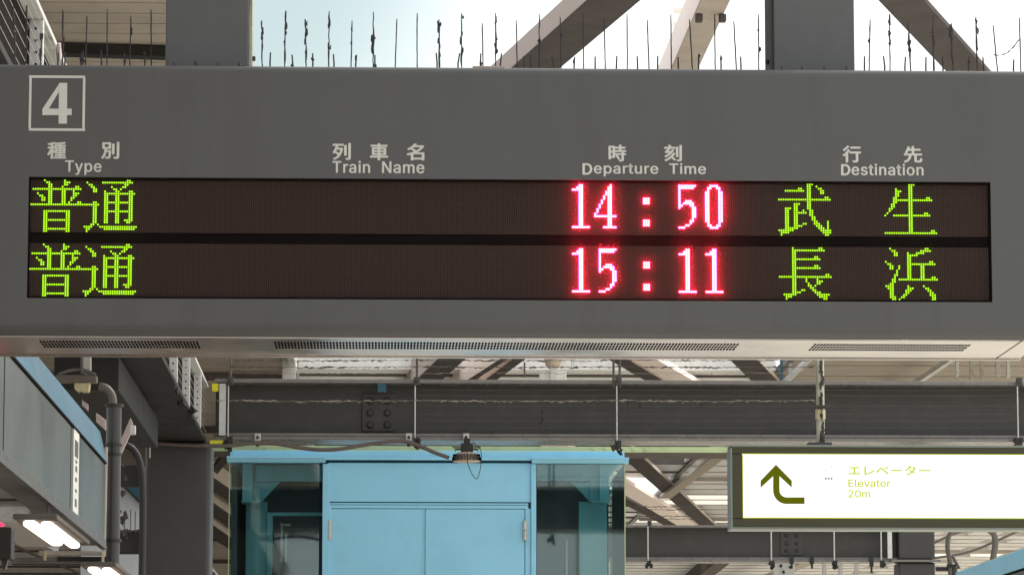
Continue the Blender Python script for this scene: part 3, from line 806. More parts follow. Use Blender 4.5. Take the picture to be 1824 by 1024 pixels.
# central panel with posts
MB().pbox(571, 825.3, 583.7, 2000, YE-.02, .12).build('corner_post', 'blue', lift, bevel=.004)
MB().pbox(946.3, 825.3, 955.5, 2000, YE-.02, .12).build('corner_post', 'blue', lift, bevel=.004)
MB().pbox(584, 824, 946, 893.5, YE, .05).build('upper_panel', 'blue', lift, bevel=.004)
MB().pbox(584, 893.8, 946, 1700, YE+.03, .05).build('backing_panel', 'blue_dark', lift)
fr = MB(); fr.pbox(584, 895.4, 941, 898.3, YE-.006, .03); fr.pbox(588, 899.2, 941, 905, YE-.004, .03); fr.pbox(584.2, 899.2, 587.4, 1700, YE-.006, .03); fr.pbox(935.8, 905.3, 945.8, 1700, YE-.004, .03)
fr.build('door_frame', 'blue', lift, bevel=.002)
zd = .1
for a, b, hx in ((588.8, 756.6, 587.5), (757.6, 934.6, 935)):
    d = MB().box(WX(a, YE, 960), WX(b, YE, 960), YE+.002, YE+.03, zd, WZ(906.3, YE)).build('door', 'blue', lift, bevel=.003)
    for za, zb in ((927, 944), (945, 962)):
        MB().tube([(WX(hx, YE, 945), YE-.012, WZ(za, YE)), (WX(hx, YE, 945), YE-.012, WZ(zb, YE))], .017, 10).build('hinge', 'steel', d)
MB().box(WX(756, YE)-.004, WX(756, YE)+.006, YE-.002, YE+.0015, zd, WZ(906.5, YE)).build('door_joint', 'blue_in', lift)
# glass sides
for a, b in ((412, 570.5), (956, 1111)):
    MB().box(WX(a, YE), WX(b, YE), YE+.02, YE+.03, .05, zc0-.001).build('glass_pane', 'glass', lift)
MB().box(lx1-.004, lx1, YE+.031, YE+ED, .05, zc0-.001).build('glass_pane', 'glass', lift)
MB().box(lx0, lx0+.05, YE+.31, YE+ED, .05, zc0-.001).build('side_wall', 'dark_in', lift)
MB().box(WX(1111.2, YE), WX(1113, YE), YE+.01, YE+.035, .05, zc0-.002).build('glass_edge', 'green', lift)
MB().box(WX(410.5, YE), WX(411.8, YE), YE+.01, YE+.035, .05, zc0-.002).build('glass_edge', 'green', lift)
# steelwork and car behind the glass
YI = YE + .3
inn_ = MB(); inn_.pbox(455, 828, 573, 857, YI, .04); inn_.pbox(432, 826, 450, 893, YI-.02, .2); inn_.pbox(430, 891, 466, 894, YI-.06, .25)
inn_.ppoly([(450, 828), (500, 857), (466, 893), (450, 893)], YI+.05, .03)
inn_.pbox(953, 828, 1050, 853, YI, .04); inn_.pbox(953, 853, 1050, 855.5, YI-.06, .1); inn_.pbox(1050, 828, 1085, 893, YI+.03, .2); inn_.pbox(1052, 891, 1087, 894, YI-.06, .25); inn_.pbox(1068, 828, 1070, 892, YI-.03, .06)
inn_.ppoly([(1015, 855.5), (1050, 855.5), (1050, 893)], YI+.05, .03)
inn_.pbox(472, 912, 482, 1800, YI+.25, .1); inn_.pbox(482, 912, 575, 918, YI+.25, .1); inn_.pbox(434, 893, 472, 1800, YI+.32, .1); inn_.pbox(1032, 893, 1082, 1800, YI+.3, .2)
inn_.build('inner_steelwork', 'blue_in', lift, bevel=.003)
ib = MB()
for px in (463+10, 463+27, 1021, 1037):
    p = W(px, 844, YI); ib.tube([(p.x, YI-.001, p.z), (p.x, YI-.02, p.z)], .018, 12)
ib.build('inner_bolt', 'blue_in', lift)
dk = MB(); dk.box(WX(455, YI+.6), WX(1030, YI+.6), YI+.55, YI+1.5, .1, WZ(870, YI+.6))
dk.build('lift_car', 'dark_in', lift)
gr_ = MB(); gr_.pbox(500, 930, 503, 1000, YI+.5, .02); gr_.pbox(508, 950, 511, 1000, YI+.5, .02); gr_.pbox(1008, 960, 1011, 1024, YI+.5, .02); gr_.pbox(499, 932, 518, 936, YI+.5, .02)
gr_.build('guide_rail', 'steel', lift)
MB().box(lx0+.02, lx1-.02, YE+ED-.06, YE+ED-.02, .05, WZ(830, YE+ED)).build('rear_wall', 'dark_in', lift)
MB().box(lx0+.01, lx1-.01, YE+.05, YE+ED-.05, .004, .08).build('floor_slab', 'dark_in', lift)

# pale green steel beam behind the lift head
YG = YE + ED + .3
o = MB().pbox(300, 795, 1700, 805, YG, .6).build('green_beam', 'green', bevel=.004); centre(o); o2 = o
up_ = MB().pbox(300, 805, 1700, 805.5, YG+.004, .6).build('underside_plate', 'purlin'); up_.parent = o
for v in up_.data.vertices: v.co -= o.location
tag(o, 'pale green steel beam just over the lift roof with round bolts', 'beam')
for px in (1058, 1079, 1129, 1150, 475, 460):
    p = W(px, 799, YG); MB().tube([(p.x, YG, p.z), (p.x, YG-.03, p.z)], .017, 12).build('bolt', 'green', o2)

# ================================================================== FAR CROSS BEAM
YB2 = 40.0; z1_, z0_ = WZ(934, YB2), WZ(999, YB2)
bm2 = thing('steel_beam', (WX(1350, YB2), YB2+.15, z0_), 'far dark steel beam right of the lift, below the elevator sign', 'beam')
xa, xb = WX(900, YB2), WX(1600, YB2)
MB().box(xa, xb, YB2, YB2+.35, z1_-.025, z1_).build('top_flange', 'flange', bm2, bevel=.004)
MB().box(xa, xb, YB2+.14, YB2+.17, z0_+.05, z1_-.026).build('web', 'beam', bm2)
MB().box(xa, xb, YB2, YB2+.35, z0_, z0_+.022).build('bottom_flange', 'flange', bm2, bevel=.004)
MB().box(xa, xb, YB2+.04, YB2+.138, z0_+.0225, z0_+.05).build('flange_fillet', 'flange', bm2)
splice(bm2, YB2+.126, 1390, 945, 1430, 988, (1401.5, 1419.5), (954, 967, 980), .022)
for px, lb in ((1154, 'thin white post on the far beam beside the lift glass'), (1373.5, 'thin white post on the far beam left of its bolted plate'),
               (1485.5, 'thin white post on the far beam right of its bolted plate'), (1569, 'thin white post on the far beam beside the far column')):
    wire_post(px, YB2-.05, 932, 1001, True, lb, 'posts on the far beam')
p = MB().pbox(1581, 925, 1589, 994, YB2-.05, .04).build('end_post', 'post', bm2, bevel=.004)
for k, (px, lb) in enumerate(((1410, 'dark clamp hanging from the far beam under its bolted plate'), (1446, 'dark clamp hanging from the far beam left of the row of white slats'), (1552, 'dark clamp hanging from the far beam close to the far column'))):
    c = clamp(px, YB2-.02, 990, 1012+8*(k == 2), True); tag(c, lb, 'clamp', 'clamps on the far beam')
fc = thing('steel_column', (WX(1632, YB2), YB2+.2, 0), 'far grey square column under the elevator sign', 'column')
MB().pbox(1600, 900, 1665, 996, YB2-.03, .4).build('upper_shaft', 'column', fc, bevel=.02, seg=3)
MB().pbox(1588, 996, 1676, 1000, YB2-.08, .5).build('collar_plate', 'flange', fc, bevel=.003)
MB().box(WX(1600, YB2, 1000), WX(1665, YB2, 1000), YB2-.03, YB2+.37, 0, WZ(1000.2, YB2)).build('lower_shaft', 'column', fc, bevel=.02, seg=3)

# ================================================================== CANOPIES
ZC = 6.5
def dY(py): return H(908, py, ZC).y
canopyL = thing('canopy_roof', (-4, 30, ZC), 'beige ribbed canopy ceiling over the left side', 'canopy')
xeL = H(525, 655, ZC).x
cm = MB(); y = -14.  # near end out of view, added to shade the board's left side
while y < 110: cm.box(-9, xeL-.05, y, y+.3, ZC, ZC+.05); cm.box(-9, xeL-.05, y+.3, y+.33, ZC+.012, ZC+.045); y += .33
cm.build('ceiling_sheet', 'ceil', canopyL)
MB().box(xeL-.05, xeL+.03, -14, 110, ZC-.06, ZC+.2).build('gutter', 'post', canopyL)
MB().bar((-14, 23.1, ZC-.08), (xeL-.06, 24.75, ZC-.08), .14, .07).build('purlin', 'girder', canopyL)
for yy in (31, 38, 45, 52, 60, 68, 76, 84):
    MB().box(-14, xeL-.06, yy, yy+.14, ZC-.09, ZC-.005).build('purlin', 'purlin', canopyL)
canopyR = thing('canopy_roof', (8, 50, ZC), 'brown canopy ceiling on the right between the departure board and the beam', 'canopy')
xeR = H(1392, 655, ZC).x
near_, far_, lite_ = MB(), MB(), MB(); y = 39.2; i = 0
while y < 110:
    cm = near_ if y < 50 else far_
    if H(908, 883, ZC).y-.7 < y < H(908, 896, ZC).y-.5 or (i % 9 == 8 and y > 66): cm = lite_
    if i % 2 and y > 66:
        for xa_, xb_ in ((xeR+.05, 11.3), (11.9, 12.5), (13.1, 13.7), (14.2, 15)): cm.box(xa_, xb_, y, y+1.16, ZC, ZC+.05)
    else: cm.box(xeR+.05, 15, y, y+1.16, ZC, ZC+.05)
    near_.box(xeR+.05, 15, y+1.165, y+1.2, ZC-.012, ZC+.07); y += 1.2; i += 1
near_.build('ceiling_sheet', 'ceil', canopyR); far_.build('ceiling_sheet', 'ceil_grey', canopyR); lite_.build('skylight_sheet', 'skylight', canopyR)
MB().box(xeR-.03, xeR+.05, 39.2, 110, ZC-.03, ZC+.04).build('gutter', 'pipe', canopyR)
for yy in (40, 46, 53, 60.5, 70, 80):
    MB().box(xeR+.06, 15, yy, yy+.12, ZC-.07, ZC-.013).build('purlin', 'purlin' if yy < 50 else 'tan', canopyR)
# middle roof beyond the sky gap
yg = H(908, 657.5, ZC).y
canopyM = thing('canopy_roof', (2, 50, ZC), 'pale far roof edge below the bright sky gap, open panels behind it', 'canopy')
MB().box(xeL+.04, xeR-.04, yg, yg+.5, ZC-.005, ZC+.15).build('edge_gutter', 'ledge', canopyM)
MB().box(xeL+.04, xeR-.04, yg+.55, yg+.6, ZC-.03, ZC+.1).build('purlin', 'purlin', canopyM)
MB().box(xeL+.04, xeR-.04, yg+.65, yg+1.3, ZC-.02, ZC+.05).build('edge_sheet', 'ledge', canopyM)
y = yg+1.35; k = 0
while y < 110:
    L = 1.25 + .5*((k*7) % 3)/3; gap = 816 < (1385 - 6600*4.9/(y+.3)) < 816  # placeholder, gaps below
    py = 512
    mid = H(908, 850, ZC).y; e2 = H(908, 880, ZC).y
    s0 = H(908, 815, ZC).y; s1 = H(908, 818.5, ZC).y
    if y+L > mid and y < e2:
        MB().box(H(1215, 865, ZC).x, xeR-.04, y, y+L, ZC, ZC+.04).build('roof_sheet', 'ceil_grey', canopyM)
        MB().box(xeL+.04, -.5, y, y+L, ZC, ZC+.04).build('roof_sheet', 'ceil_grey', canopyM)
    elif y+L > s0 and y < s1+.3:
        MB().box(H(1224, 817, ZC).x, xeR-.04, y, y+L, ZC, ZC+.04).build('roof_sheet', 'ceil_grey', canopyM)
        MB().box(xeL+.04, -.5, y, y+L, ZC, ZC+.04).build('roof_sheet', 'ceil_grey', canopyM)
    else: MB().box(xeL+.04, xeR-.04, y, y+L, ZC, ZC+.04).build('roof_sheet', 'ceil_grey' if k % 3 else 'ledge', canopyM)
    MB().box(xeL+.04, xeR-.04 if not (mid-.6 < y+L < e2+.2) else .3, y+L+.01, y+L+.09, ZC-.03, ZC+.06).build('purlin', 'purlin' if k % 2 else 'flange', canopyM)
    y += L+.1; k += 1

# ================================================================== ROOF BRACES
def brace(a, b, wpx, ht, mu, ms, label, ext=(.8, .8), z=6.3, sides='L', cat='roof brace', y0=None, y1=None, lip=True, grp='diagonal roof braces'):
    p0 = H(a[0], a[1], z); p1 = H(b[0], b[1], z); d = p1-p0
    q0 = p0 - d*ext[0]; q1 = p1 + d*ext[1]
    if q0.y > q1.y: q0, q1 = q1, q0
    dd = (q1-q0).normalized()
    if y0 is not None: q0 = q0 + dd*((y0-q0.y)/dd.y)
    if y1 is not None: q1 = q0 + dd*((y1-q0.y)/dd.y)
    m0 = H((a[0]+b[0])/2 - wpx/2, (a[1]+b[1])/2, z); m1 = H((a[0]+b[0])/2 + wpx/2, (a[1]+b[1])/2, z)
    dx = m1-m0; wd = abs(dx.x*dd.y)            # true width across the bar
    c = (q0+q1)/2; t = thing('roof_brace', (c.x, c.y, z), label, cat, grp)
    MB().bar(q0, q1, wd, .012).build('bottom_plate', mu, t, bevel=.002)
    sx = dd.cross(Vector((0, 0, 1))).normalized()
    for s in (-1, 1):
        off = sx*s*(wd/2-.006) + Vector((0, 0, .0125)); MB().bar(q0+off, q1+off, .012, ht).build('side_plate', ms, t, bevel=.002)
    return t
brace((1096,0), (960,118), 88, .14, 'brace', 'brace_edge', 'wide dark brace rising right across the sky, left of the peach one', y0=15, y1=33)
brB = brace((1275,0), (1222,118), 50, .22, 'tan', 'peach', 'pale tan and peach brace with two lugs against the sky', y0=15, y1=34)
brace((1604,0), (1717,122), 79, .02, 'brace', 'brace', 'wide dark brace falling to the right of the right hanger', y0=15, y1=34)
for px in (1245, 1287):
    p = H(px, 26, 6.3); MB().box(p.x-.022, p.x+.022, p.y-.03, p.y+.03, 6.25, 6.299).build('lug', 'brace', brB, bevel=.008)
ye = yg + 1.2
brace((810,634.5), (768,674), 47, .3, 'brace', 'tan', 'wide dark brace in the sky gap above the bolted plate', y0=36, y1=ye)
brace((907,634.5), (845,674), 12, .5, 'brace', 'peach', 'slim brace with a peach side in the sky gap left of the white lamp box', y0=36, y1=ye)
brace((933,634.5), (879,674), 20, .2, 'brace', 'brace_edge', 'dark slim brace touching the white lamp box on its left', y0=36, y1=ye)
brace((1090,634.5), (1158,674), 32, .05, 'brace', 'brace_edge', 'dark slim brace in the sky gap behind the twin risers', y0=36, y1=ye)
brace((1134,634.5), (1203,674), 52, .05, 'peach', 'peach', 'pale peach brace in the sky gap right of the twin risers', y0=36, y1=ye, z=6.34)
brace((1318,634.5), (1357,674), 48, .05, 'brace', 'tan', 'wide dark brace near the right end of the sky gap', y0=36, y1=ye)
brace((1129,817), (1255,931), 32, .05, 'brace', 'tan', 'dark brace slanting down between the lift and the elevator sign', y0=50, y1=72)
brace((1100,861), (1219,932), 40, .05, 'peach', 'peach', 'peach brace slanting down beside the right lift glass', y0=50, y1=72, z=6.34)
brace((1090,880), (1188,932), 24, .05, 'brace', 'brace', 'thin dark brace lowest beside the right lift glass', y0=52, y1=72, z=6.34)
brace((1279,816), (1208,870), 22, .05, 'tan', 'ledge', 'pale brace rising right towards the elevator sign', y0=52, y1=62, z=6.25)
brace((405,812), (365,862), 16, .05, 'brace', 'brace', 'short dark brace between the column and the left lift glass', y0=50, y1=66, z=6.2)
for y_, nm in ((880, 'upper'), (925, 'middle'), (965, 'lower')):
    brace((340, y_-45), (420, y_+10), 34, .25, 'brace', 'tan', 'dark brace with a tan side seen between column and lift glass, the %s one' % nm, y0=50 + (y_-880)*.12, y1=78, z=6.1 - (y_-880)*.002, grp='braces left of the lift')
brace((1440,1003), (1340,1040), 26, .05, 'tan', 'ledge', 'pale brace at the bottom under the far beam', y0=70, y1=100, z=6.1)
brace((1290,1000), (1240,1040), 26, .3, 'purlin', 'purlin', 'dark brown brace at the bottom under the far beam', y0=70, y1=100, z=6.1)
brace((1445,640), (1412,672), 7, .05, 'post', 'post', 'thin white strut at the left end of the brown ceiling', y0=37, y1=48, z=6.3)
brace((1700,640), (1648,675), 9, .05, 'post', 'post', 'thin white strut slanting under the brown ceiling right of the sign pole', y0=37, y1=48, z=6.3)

# bits in the gap beneath the board
def mast(px0, px1, Y, py0, py1, m, label, name='roof_post', cat='post', grp='posts on the far roof'):
    o = MB().pbox(px0, py0, px1, py1, Y, .05).build(name, m, bevel=.004); centre(o); tag(o, label, cat, grp)
mast(503, 527, 43.5, 600, 676, 'post', 'pale upright post at the left end of the sky gap')
mast(1406, 1411, 43.5, 600, 668, 'post', 'slim white post nearest the right end of the sky gap')
mast(1390, 1394, 43.2, 600, 676, 'fascia', 'thin blue grey upright closing the right end of the sky gap')
mast(1703, 1708, 42, 640, 670, 'post', 'short white post at the top of the white strut')
mast(1728, 1733, 42, 600, 677, 'pole', 'left of the two cream uprights under the right end of the board')
mast(1746, 1751, 42, 600, 677, 'pole', 'right of the two cream uprights under the right end of the board')
mast(1793, 1799, 42, 600, 672, 'post', 'white upright near the right picture edge just under the board')
mast(1774, 1782, 42, 600, 670, 'ceil_grey', 'broad beige upright left of the last white upright')
# box lamp in the gap
YK = 38.
kl = thing('roof_camera', (WX(986, YK, 660), YK, WZ(676, YK)), 'white box with a grey dome standing on the beam in the sky gap', 'camera')
MB().pbox(961, 660, 982, 677, YK, .12).pbox(990, 660, 1009, 677, YK, .12).build('box', 'ledge', kl, bevel=.01)
MB().pbox(980.5, 648, 991.5, 677, YK-.05, .04).build('stem', 'post', kl, bevel=.004)
mb = MB(); c = W(985, 634, YK); R = .09; N = 16
for r_, h_ in ((.5, -.13), (.85, -.1), (1, -.05), (1, .08), (.7, .12)):
    for k in range(N): mb.v.append((c.x + R*r_*math.cos(2*math.pi*k/N), YK + R*r_*math.sin(2*math.pi*k/N), c.z+h_))
for i in range(4):
    for k in range(N): mb.f.append((i*N+k, i*N+(k+1)%N, (i+1)*N+(k+1)%N, (i+1)*N+k))
mb.f.append(tuple(range(N))); mb.f.append(tuple(4*N+k for k in range(N))); mb.build('dome', 'lamp', kl)
for px in (1018, 1022): mast(px, px+1.5, YK, 600, 660, 'post', 'thin rod beside the white roof camera box, ' + ('nearer' if px == 1018 else 'farther') + ' one on its right', grp='rods beside the camera box')
mast(933, 936, YK, 645, 672, 'cable', 'thin dark rod left of the white roof camera box', grp='rods beside the camera box')

# rooftop mast in the sky
YM = 90.
ms = thing('radio_mast', (WX(1207, YM, 40), YM, 10), 'thin pale red and white radio mast rising in the sky between two braces', 'mast')
mb = MB(); xm = WX(1207, YM, 40); wd = .09
for s in (-1, 1): mb.tube([(xm+s*wd, YM, 0.0), (xm+s*wd, YM, 22)], .012, 5)
for k in range(40): z = 10+k*.3; mb.tube([(xm-wd*(1 if k % 2 else -1), YM, z), (xm+wd*(1 if k % 2 else -1), YM, z+.3)], .008, 4)
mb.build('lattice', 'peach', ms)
mb = MB()
for y_ in (20, 44): mb.pbox(1200, y_-5, 1216, y_+3, YM-.2, .15)
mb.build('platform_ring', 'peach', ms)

# ================================================================== LEFT HANGING SIGN (seen along its length)
Yf, Yn = 17.0, 10.75
px_ = WX(187, Yf, 890)
ls = thing('side_sign', (px_-.1, 14, WZ(987, Yf, 187)), 'long dark glossy hanging sign seen obliquely at left, blue strip along its top', 'sign')
zt1, zb1 = WZ(827, Yf, 187), WZ(983, Yf, 187)
MB().box(px_-.13, px_, Yn, Yf, zb1+.03, zt1).build('face', 'glass_panel', ls, bevel=.006)
MB().box(px_-.205, px_+.006, Yn, Yf+.004, zt1+.001, zt1+.010).build('black_edge', 'black', ls)
MB().xprof([(0, 0)], 0, 0) if False else None
bb = MB(); zz2 = zt1 + .145; zz3 = zt1 + .155
bb.add([(px_+.004, Yn, zt1+.011), (px_+.004, Yf+.05, zt1+.011), (px_-.03, Yf+.05, zz3), (px_-.03, Yn, zz2), (px_-.2, Yn, zt1+.011), (px_-.2, Yf+.05, zt1+.011), (px_-.17, Yf+.05, zz3), (px_-.17, Yn, zz2)],
       [(0,1,2,3), (4,7,6,5), (3,2,6,7), (0,4,5,1), (1,5,6,2), (0,3,7,4)]); bb.build('blue_strip', 'fascia', ls)
MB().box(px_-.015, px_+.01, Yn, Yf+.003, zb1+.012, zb1+.029).box(px_+.001, px_+.006, Yn, Yf, zb1+.03, zb1+.06).build('bottom_edge', 'pipe', ls, bevel=.002)
YJ = 6600*1.27/ (680-8)
jx = abs(px_)
for pxj in (4, 124, ):
    yj = jx*6600/(680-pxj); MB().box(px_, px_+.0012, yj-.008, yj+.008, zb1+.06, zt1).build('panel_joint', 'black', ls)
yj = jx*6600/(680-128.5); dyy = .12
st = MB().box(px_, px_+.002, yj, yj+.27, zb1+.02, zt1).build('white_notice', 'white_print', ls)
tb = MB()
for k, (za, zb) in enumerate(((.13, .2), (.3, .33), (.36, .42), (.48, .52), (.6, .63), (.7, .78))):
    hgt = zt1-zb1; tb.box(px_+.0022, px_+.003, yj+.09, yj+.18, zt1-hgt*zb, zt1-hgt*za) if k else tb.box(px_+.0022, px_+.003, yj+.05, yj+.22, zt1-hgt*.27, zt1-hgt*.1)
tb.build('small_print', 'pipe', st)
# fluorescent lamps beneath
def lamp_fix(yn, yf, label):
    zl = WZ(1385-448, 1, 80) if False else 2.52
    cx = px_ + .02; t = thing('fluorescent_lamp', (cx, (yn+yf)/2, zl), label, 'lamp', 'fluorescent lamps under the side sign')
    MB().box(cx-.09, cx+.07, yn-.06, yf+.06, zl+.012, zl+.03).build('reflector', 'purlin', t, bevel=.003)
    MB().box(cx-.06, cx-.01, yn, yf-.25, zl-.012, zl+.0115).build('tube', EM_TUBE, t, bevel=.012)
    MB().box(cx+.0, cx+.045, yn+.05, yf-.1, zl-.012, zl+.0115).build('tube', EM_TUBE, t, bevel=.012)
    MB().tube([(cx-.03, (yn+yf)/2, zl+.031), (cx-.03, (yn+yf)/2, zb1+.012)], .006, 6).build('stem', 'pipe', t)
    return t
lamp_fix(13.55, 14.95, 'glowing fluorescent lamp under the oblique side sign, the fully visible one')
lamp_fix(16.55, 18.0, 'glowing fluorescent lamp cut off by the bottom of the picture')
# support pole at the sign end, pipes and brackets
YP = 17.25
pp = thing('support_pole', (WX(201, YP, 900), YP, 2.3), 'grey round pole at the far end of the oblique side sign', 'pole')
MB().tube([(WX(201, YP, 900), YP, 2.46), (WX(201, YP, 900), YP, WZ(722, YP, 201))], .035, 18).build('shaft', 'pipe', pp)
for y_, r_ in ((725, .044), (795, .04), (812, .038), (965, .042)): MB().tube([(WX(201, YP, 900), YP, WZ(y_, YP, 201)), (WX(201, YP, 900), YP, WZ(y_, YP, 201)+.014)], r_, 18).build('collar', 'rubber', pp)
MB().tube([(WX(188, YP, 900), YP-.05, WZ(1000, YP)), (WX(189, YP, 900), YP-.05, WZ(800, YP))], .008, 8).build('conduit', 'tan', pp)
MB().box(WX(80, YP), WX(192, YP), YP-.12, YP-.08, WZ(992, YP), WZ(985, YP)).build('cross_bar', 'tan', pp, bevel=.002)
MB().box(WX(110, YP), WX(200, YP), YP-.07, YP+.03, WZ(1002, YP), WZ(994, YP)).build('lower_bar', 'rubber', pp)
MB().pbox(78, 982, 82, 997, YP-.14, .02).pbox(181, 983, 185, 1000, YP-.14, .02).build('clip', 'cream', pp)
# black bracket loops between pole and column
YQ = 21.
bk = thing('cable_bracket', (WX(236, YQ, 900), YQ, WZ(1030, YQ)), 'black bracket with two arms and a bent conduit beside the thick grey column', 'bracket')
MB().pbox(214, 828, 256, 866, YQ, .1).build('upper_arm', 'rubber', bk, bevel=.006)
MB().pbox(208, 950, 252, 985, YQ, .1).build('lower_arm', 'rubber', bk, bevel=.006)
MB().tube(smooth_path([(252,1060),(253,1000),(254,940),(254,880),(252,840),(245,812),(232,796),(214,790)], YQ-.08), .02, 10).build('conduit', 'rubber', bk, smooth=True)
cl_ = MB()
for k in range(16): p = W(random.uniform(211, 224), random.uniform(795, 960), YQ); cl_.blob((p.x, YQ, p.z), random.uniform(.008, .02), jit=.6)
for px, y0_ in ((233, 905), (241, 910), (250, 902), (222, 925)): cl_.tube([W(px, y0_, YQ), W(px-.5, 952, YQ)], .0025, 4)
for k in range(14): p = W(random.uniform(212, 250), 949+random.uniform(-5, 3), YQ); cl_.blob((p.x, YQ+.03, p.z), .018, (1.6, 1, .6), .6)
cl_.build('nest_debris', 'web', bk)
o = MB().box(WX(150, 30), WX(256, 30), 30, 30.1, 0, WZ(866, 30)).build('rear_wall', 'wall'); centre(o); tag(o, 'pale grey wall glimpsed between the pole and the column', 'wall')
MB().ppoly([(213,866),(256,866),(256,902)], 29.97, .02).build('blue_corner', 'blue', o) if False else None
bc = MB().ppoly([(218,864),(258,864),(258,905)], 29.95, .04).build('gable_flashing', 'fascia'); bc.parent = o
for v in bc.data.vertices: v.co -= o.location
bc2 = MB().bar(W(216,864,29.9), W(258,906,29.9), .02, .02).build('trim', 'rubber'); bc2.parent = o
for v in bc2.data.vertices: v.co -= o.location

# fixture cluster above the side sign
YX = 19.5
lf = thing('ceiling_fixture', (WX(136, YX, 670), YX, WZ(680, YX)), 'brown tube light fixture seen from its end above the blue strip', 'light fixture')
MB().pbox(98, 667, 172, 680, YX, .1).build('tray', 'tan_dim', lf, bevel=.006)
MB().tube(smooth_path([(104,667),(120,661),(138,658),(155,661),(170,667)], YX+.02), .009, 8).build('top_hoop', 'flange', lf, smooth=True)
MB().pbox(148, 634, 161, 664, YX+.03, .08).build('drop_plate', 'ceil_grey', lf, bevel=.003)
MB().tube([W(145.5, 600, YX), W(145.5, 665, YX)], .006, 8).build('rod', 'cable', lf)
jb = thing('junction_box', (WX(146, YX, 690), YX, WZ(697, YX)), 'cream junction box with a cut corner hanging under the brown fixture', 'box')
MB().ppoly([(132,681),(160,681),(158,697),(138,697),(132,691)], YX+.02, .08).build('housing', 'cream', jb, bevel=.004)
MB().ppoly([(143,697),(147,697),(145,723)], YX+.05, .01).build('cable_tail', 'rubber', jb)
for x0, y0, lb in ((146, 712, 'small pale pink plate, upper of the two beside the blue strip'), (171, 735, 'larger pale pink plate beside the grey pole')):
    s = 1 if x0 < 160 else 1.6
    o = MB().ppoly([(x0, y0), (x0+11*s, y0+8*s), (x0+11*s, y0+20*s), (x0, y0+10*s)], YX+.1, .02).build('bracket_plate', 'pinkish', bevel=.003); centre(o); tag(o, lb, 'plate', 'pink plates')
# conduits on the girder's left
o = MB().tube(smooth_path([(176,688),(188,691),(197,700),(201,712),(201,735)], YX-.3), .022, 10).build('bent_conduit', 'tan_dim', smooth=True); centre(o); tag(o, 'bent tan conduit dropping into the grey pole', 'conduit')
o = MB().ppoly([(205,805),(232,744),(236,752),(236,764),(214,812)], YX+.6, .03).build('gusset_bracket', 'pinkish', bevel=.003); centre(o); tag(o, 'pale slanted bracket between the pole and the dark girder', 'bracket')
o = MB().pbox(231, 757, 241, 773, YX+.5, .05).build('switch_box', 'ceil_grey', bevel=.004); centre(o); tag(o, 'small pale square box below the dark girder', 'box')
o = MB().box(WX(100, YX+1), WX(215, YX+1), YX+.9, YX+4.5, WZ(700, YX+1), WZ(640, YX+1)).build('cable_duct', 'girder', bevel=.006); centre(o); tag(o, 'dark duct left of the girder above the cream junction box', 'duct')
o = MB().pbox(266, 792, 268.3, 815, YB-.05, .01).build('label_strip', 'post'); centre(o); tag(o, 'tiny white strip on the top left of the thick column', 'label')
for k, (x_, y_) in enumerate(((312,695),(325,716),(345,735),(168,648),(204,712),(295,660))):
    mb = MB()
    for j in range(5): p = W(x_+random.uniform(-5, 5), y_+random.uniform(-5, 5), 22); mb.blob((p.x, 22, p.z), random.uniform(.008, .02), jit=.5)
    o = mb.build('wire_clamp', 'rubber'); centre(o)
    tag(o, ['dark wire clamp on the girder edge by the middle white bracket', 'dark wire clamp on the girder edge, lowest but one', 'dark wire clamp lowest on the girder edge', 'dark wire clamp beside the brown fixture', 'dark wire clamp over the top of the grey pole', 'dark wire clamp highest on the girder edge'][k], 'clamp', 'dark wire clamps')

# ================================================================== BOTTOM LEFT
o = thing('hanging_speaker', (WX(8, 12.6, 930), 12.6, WZ(1005, 12.6)), 'dark box with pointed tail at the lower left edge, red light on top', 'speaker')
MB().pbox(-40, 938, 20, 994, 12.6, .12).build('housing', 'girder', o, bevel=.004)
MB().ppoly([(2,995),(14,995),(9,1013),(5,1013)], 12.62, .05).build('tail', 'rubber', o)
MB().ppoly([(-4,927),(8,934),(5,937),(-4,935)], 12.6, .01).build('red_light', EM_DOT, o)
o = MB().bar(H(-40, 915, 2.75), H(96, 985, 2.75), .05, .06).build('lower_rail', 'flange', bevel=.003); centre(o); tag(o, 'pinkish grey rail slanting below the lamp at lower left', 'rail')
o = MB().box(WX(-20, 15.2), WX(66, 15.2), 15.2, 16.6, 2.62, 2.72).build('round_fixture', 'steel', bevel=.02, seg=3); centre(o); tag(o, 'dull steel fixture at the left edge under the side sign', 'fixture')
o = MB().pbox(20, 992, 185, 1004, 30, .2).build('wall_beam', 'purlin', bevel=.004); centre(o); tag(o, 'brown crosspiece behind the lower left lamp', 'beam')
# pale soffit panels at bottom left
so_ = thing('soffit', (-8, 60, 5.3), 'pale soffit panels with dark joints at the bottom left', 'ceiling')
mb = MB(); jb_ = MB(); z = 5.2
for i in range(14):
    y0_ = 44 + i*2.2; mb.box(-14, xeL-1.9, y0_, y0_+2.14, z, z+.05)
    jb_.box(-14, xeL-1.9, y0_+2.14, y0_+2.2, z-.03, z+.05)
mb.build('panel', 'ledge', so_); jb_.build('joint', 'purlin', so_)
for k in range(5): MB().tube([(-11+k*1.6, 44, z-.12), (-9.5+k*1.6, 74, z-.12)], .022, 6).build('conduit', 'purlin', so_)

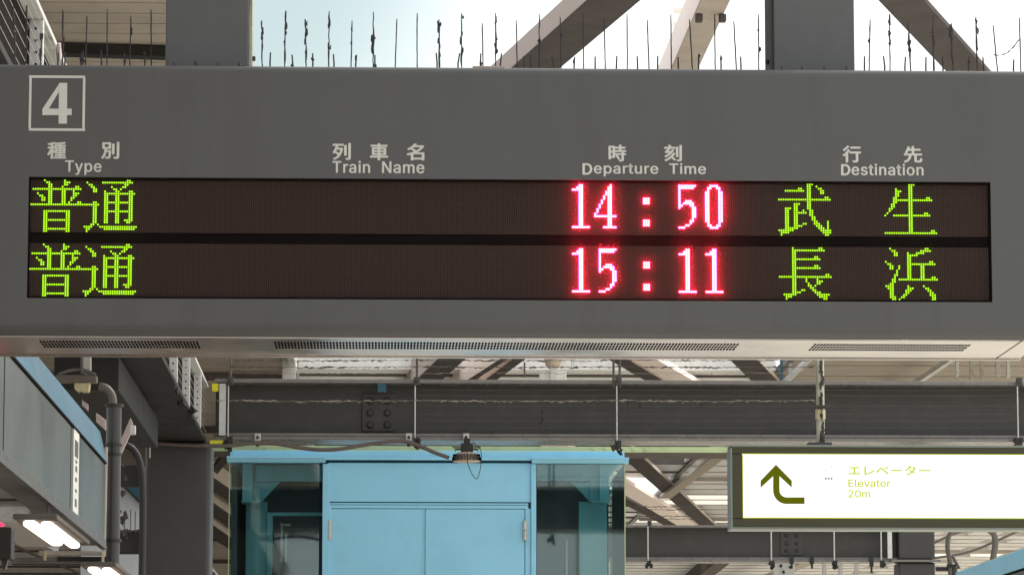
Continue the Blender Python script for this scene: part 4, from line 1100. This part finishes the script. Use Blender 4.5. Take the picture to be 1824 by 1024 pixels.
# ================================================================== BOTTOM RIGHT
bs = thing('blue_side_sign', (4.1, 24.5, 2.9), 'blue strip of a second oblique hanging sign at the lower right corner', 'sign')
xr = W(1824, 975, 24).x; zr = W(1824, 975, 24).z
MB().box(xr, xr+.2, 20, 26.9, zr-.125, zr).build('blue_strip', 'blue', bs, bevel=.006)
MB().box(xr+.01, xr+.19, 20, 26.88, zr-.14, zr-.127).build('black_edge', 'black', bs)
MB().box(xr+.012, xr+.188, 20, 26.86, zr-.6, zr-.142).build('face', 'glass_panel', bs)
YR = 27.2
rp = thing('curved_pipe', (WX(1695, YR, 1000), YR, 2), 'bent beige pipe beside the far column at lower right', 'pipe')
MB().tube(smooth_path([(1693,1070),(1693,1024),(1692,1000),(1688,975),(1690,955),(1698,946),(1712,944),(1740,943)], YR), .018, 10).build('main_pipe', 'tan_dim', rp, smooth=True)
MB().tube(smooth_path([(1697,990),(1704,1003),(1709,1012)], YR), .012, 8).build('branch', 'tan_dim', rp, smooth=True)
MB().tube([W(1700, 1010, YR), W(1700, 1060, YR)], .022, 10).build('conduit', 'pipe', rp)
MB().pbox(1668, 1009, 1702, 1016, YR, .05).pbox(1688, 1004, 1703, 1010, YR-.03, .05).build('clip', 'rubber', rp)
for k, (pts, lb) in enumerate((([(1660,968),(1700,950),(1730,943)], 'thin dark stay wire rising right behind the bent pipe'), ([(1660,994),(1720,984),(1770,965),(1824,940)], 'long thin dark conduit sweeping up to the lower right edge'),
                               ([(1768,1000),(1773,968),(1770,950),(1762,944)], 'beige bent pipe nearest the lower right corner'))):
    o = MB().tube(smooth_path(pts, 34), .012 if k < 2 else .03, 8).build('conduit_run', 'cable' if k < 2 else 'tan_dim', smooth=True); centre(o); tag(o, lb, 'conduit')
sc = thing('slatted_screen', (WX(1450, 46), 47, 2), 'white panel and three white upright slats under the far beam', 'screen')
for px in (1469, 1498, 1526.5): MB().pbox(px-3.3, 1002, px+3.3, 1080, 48, .06).build('slat', 'post', sc, bevel=.003)
pn = MB().pbox(1378, 1002, 1416, 1080, 46, .06).build('panel', 'post', sc, bevel=.01)
for x_, y_ in ((1391,1007),(1408,1009),(1396,1018)):
    p = W(x_, y_, 45.95); MB().blob((p.x, 45.97, p.z), .02).build('knob', 'rubber', pn)
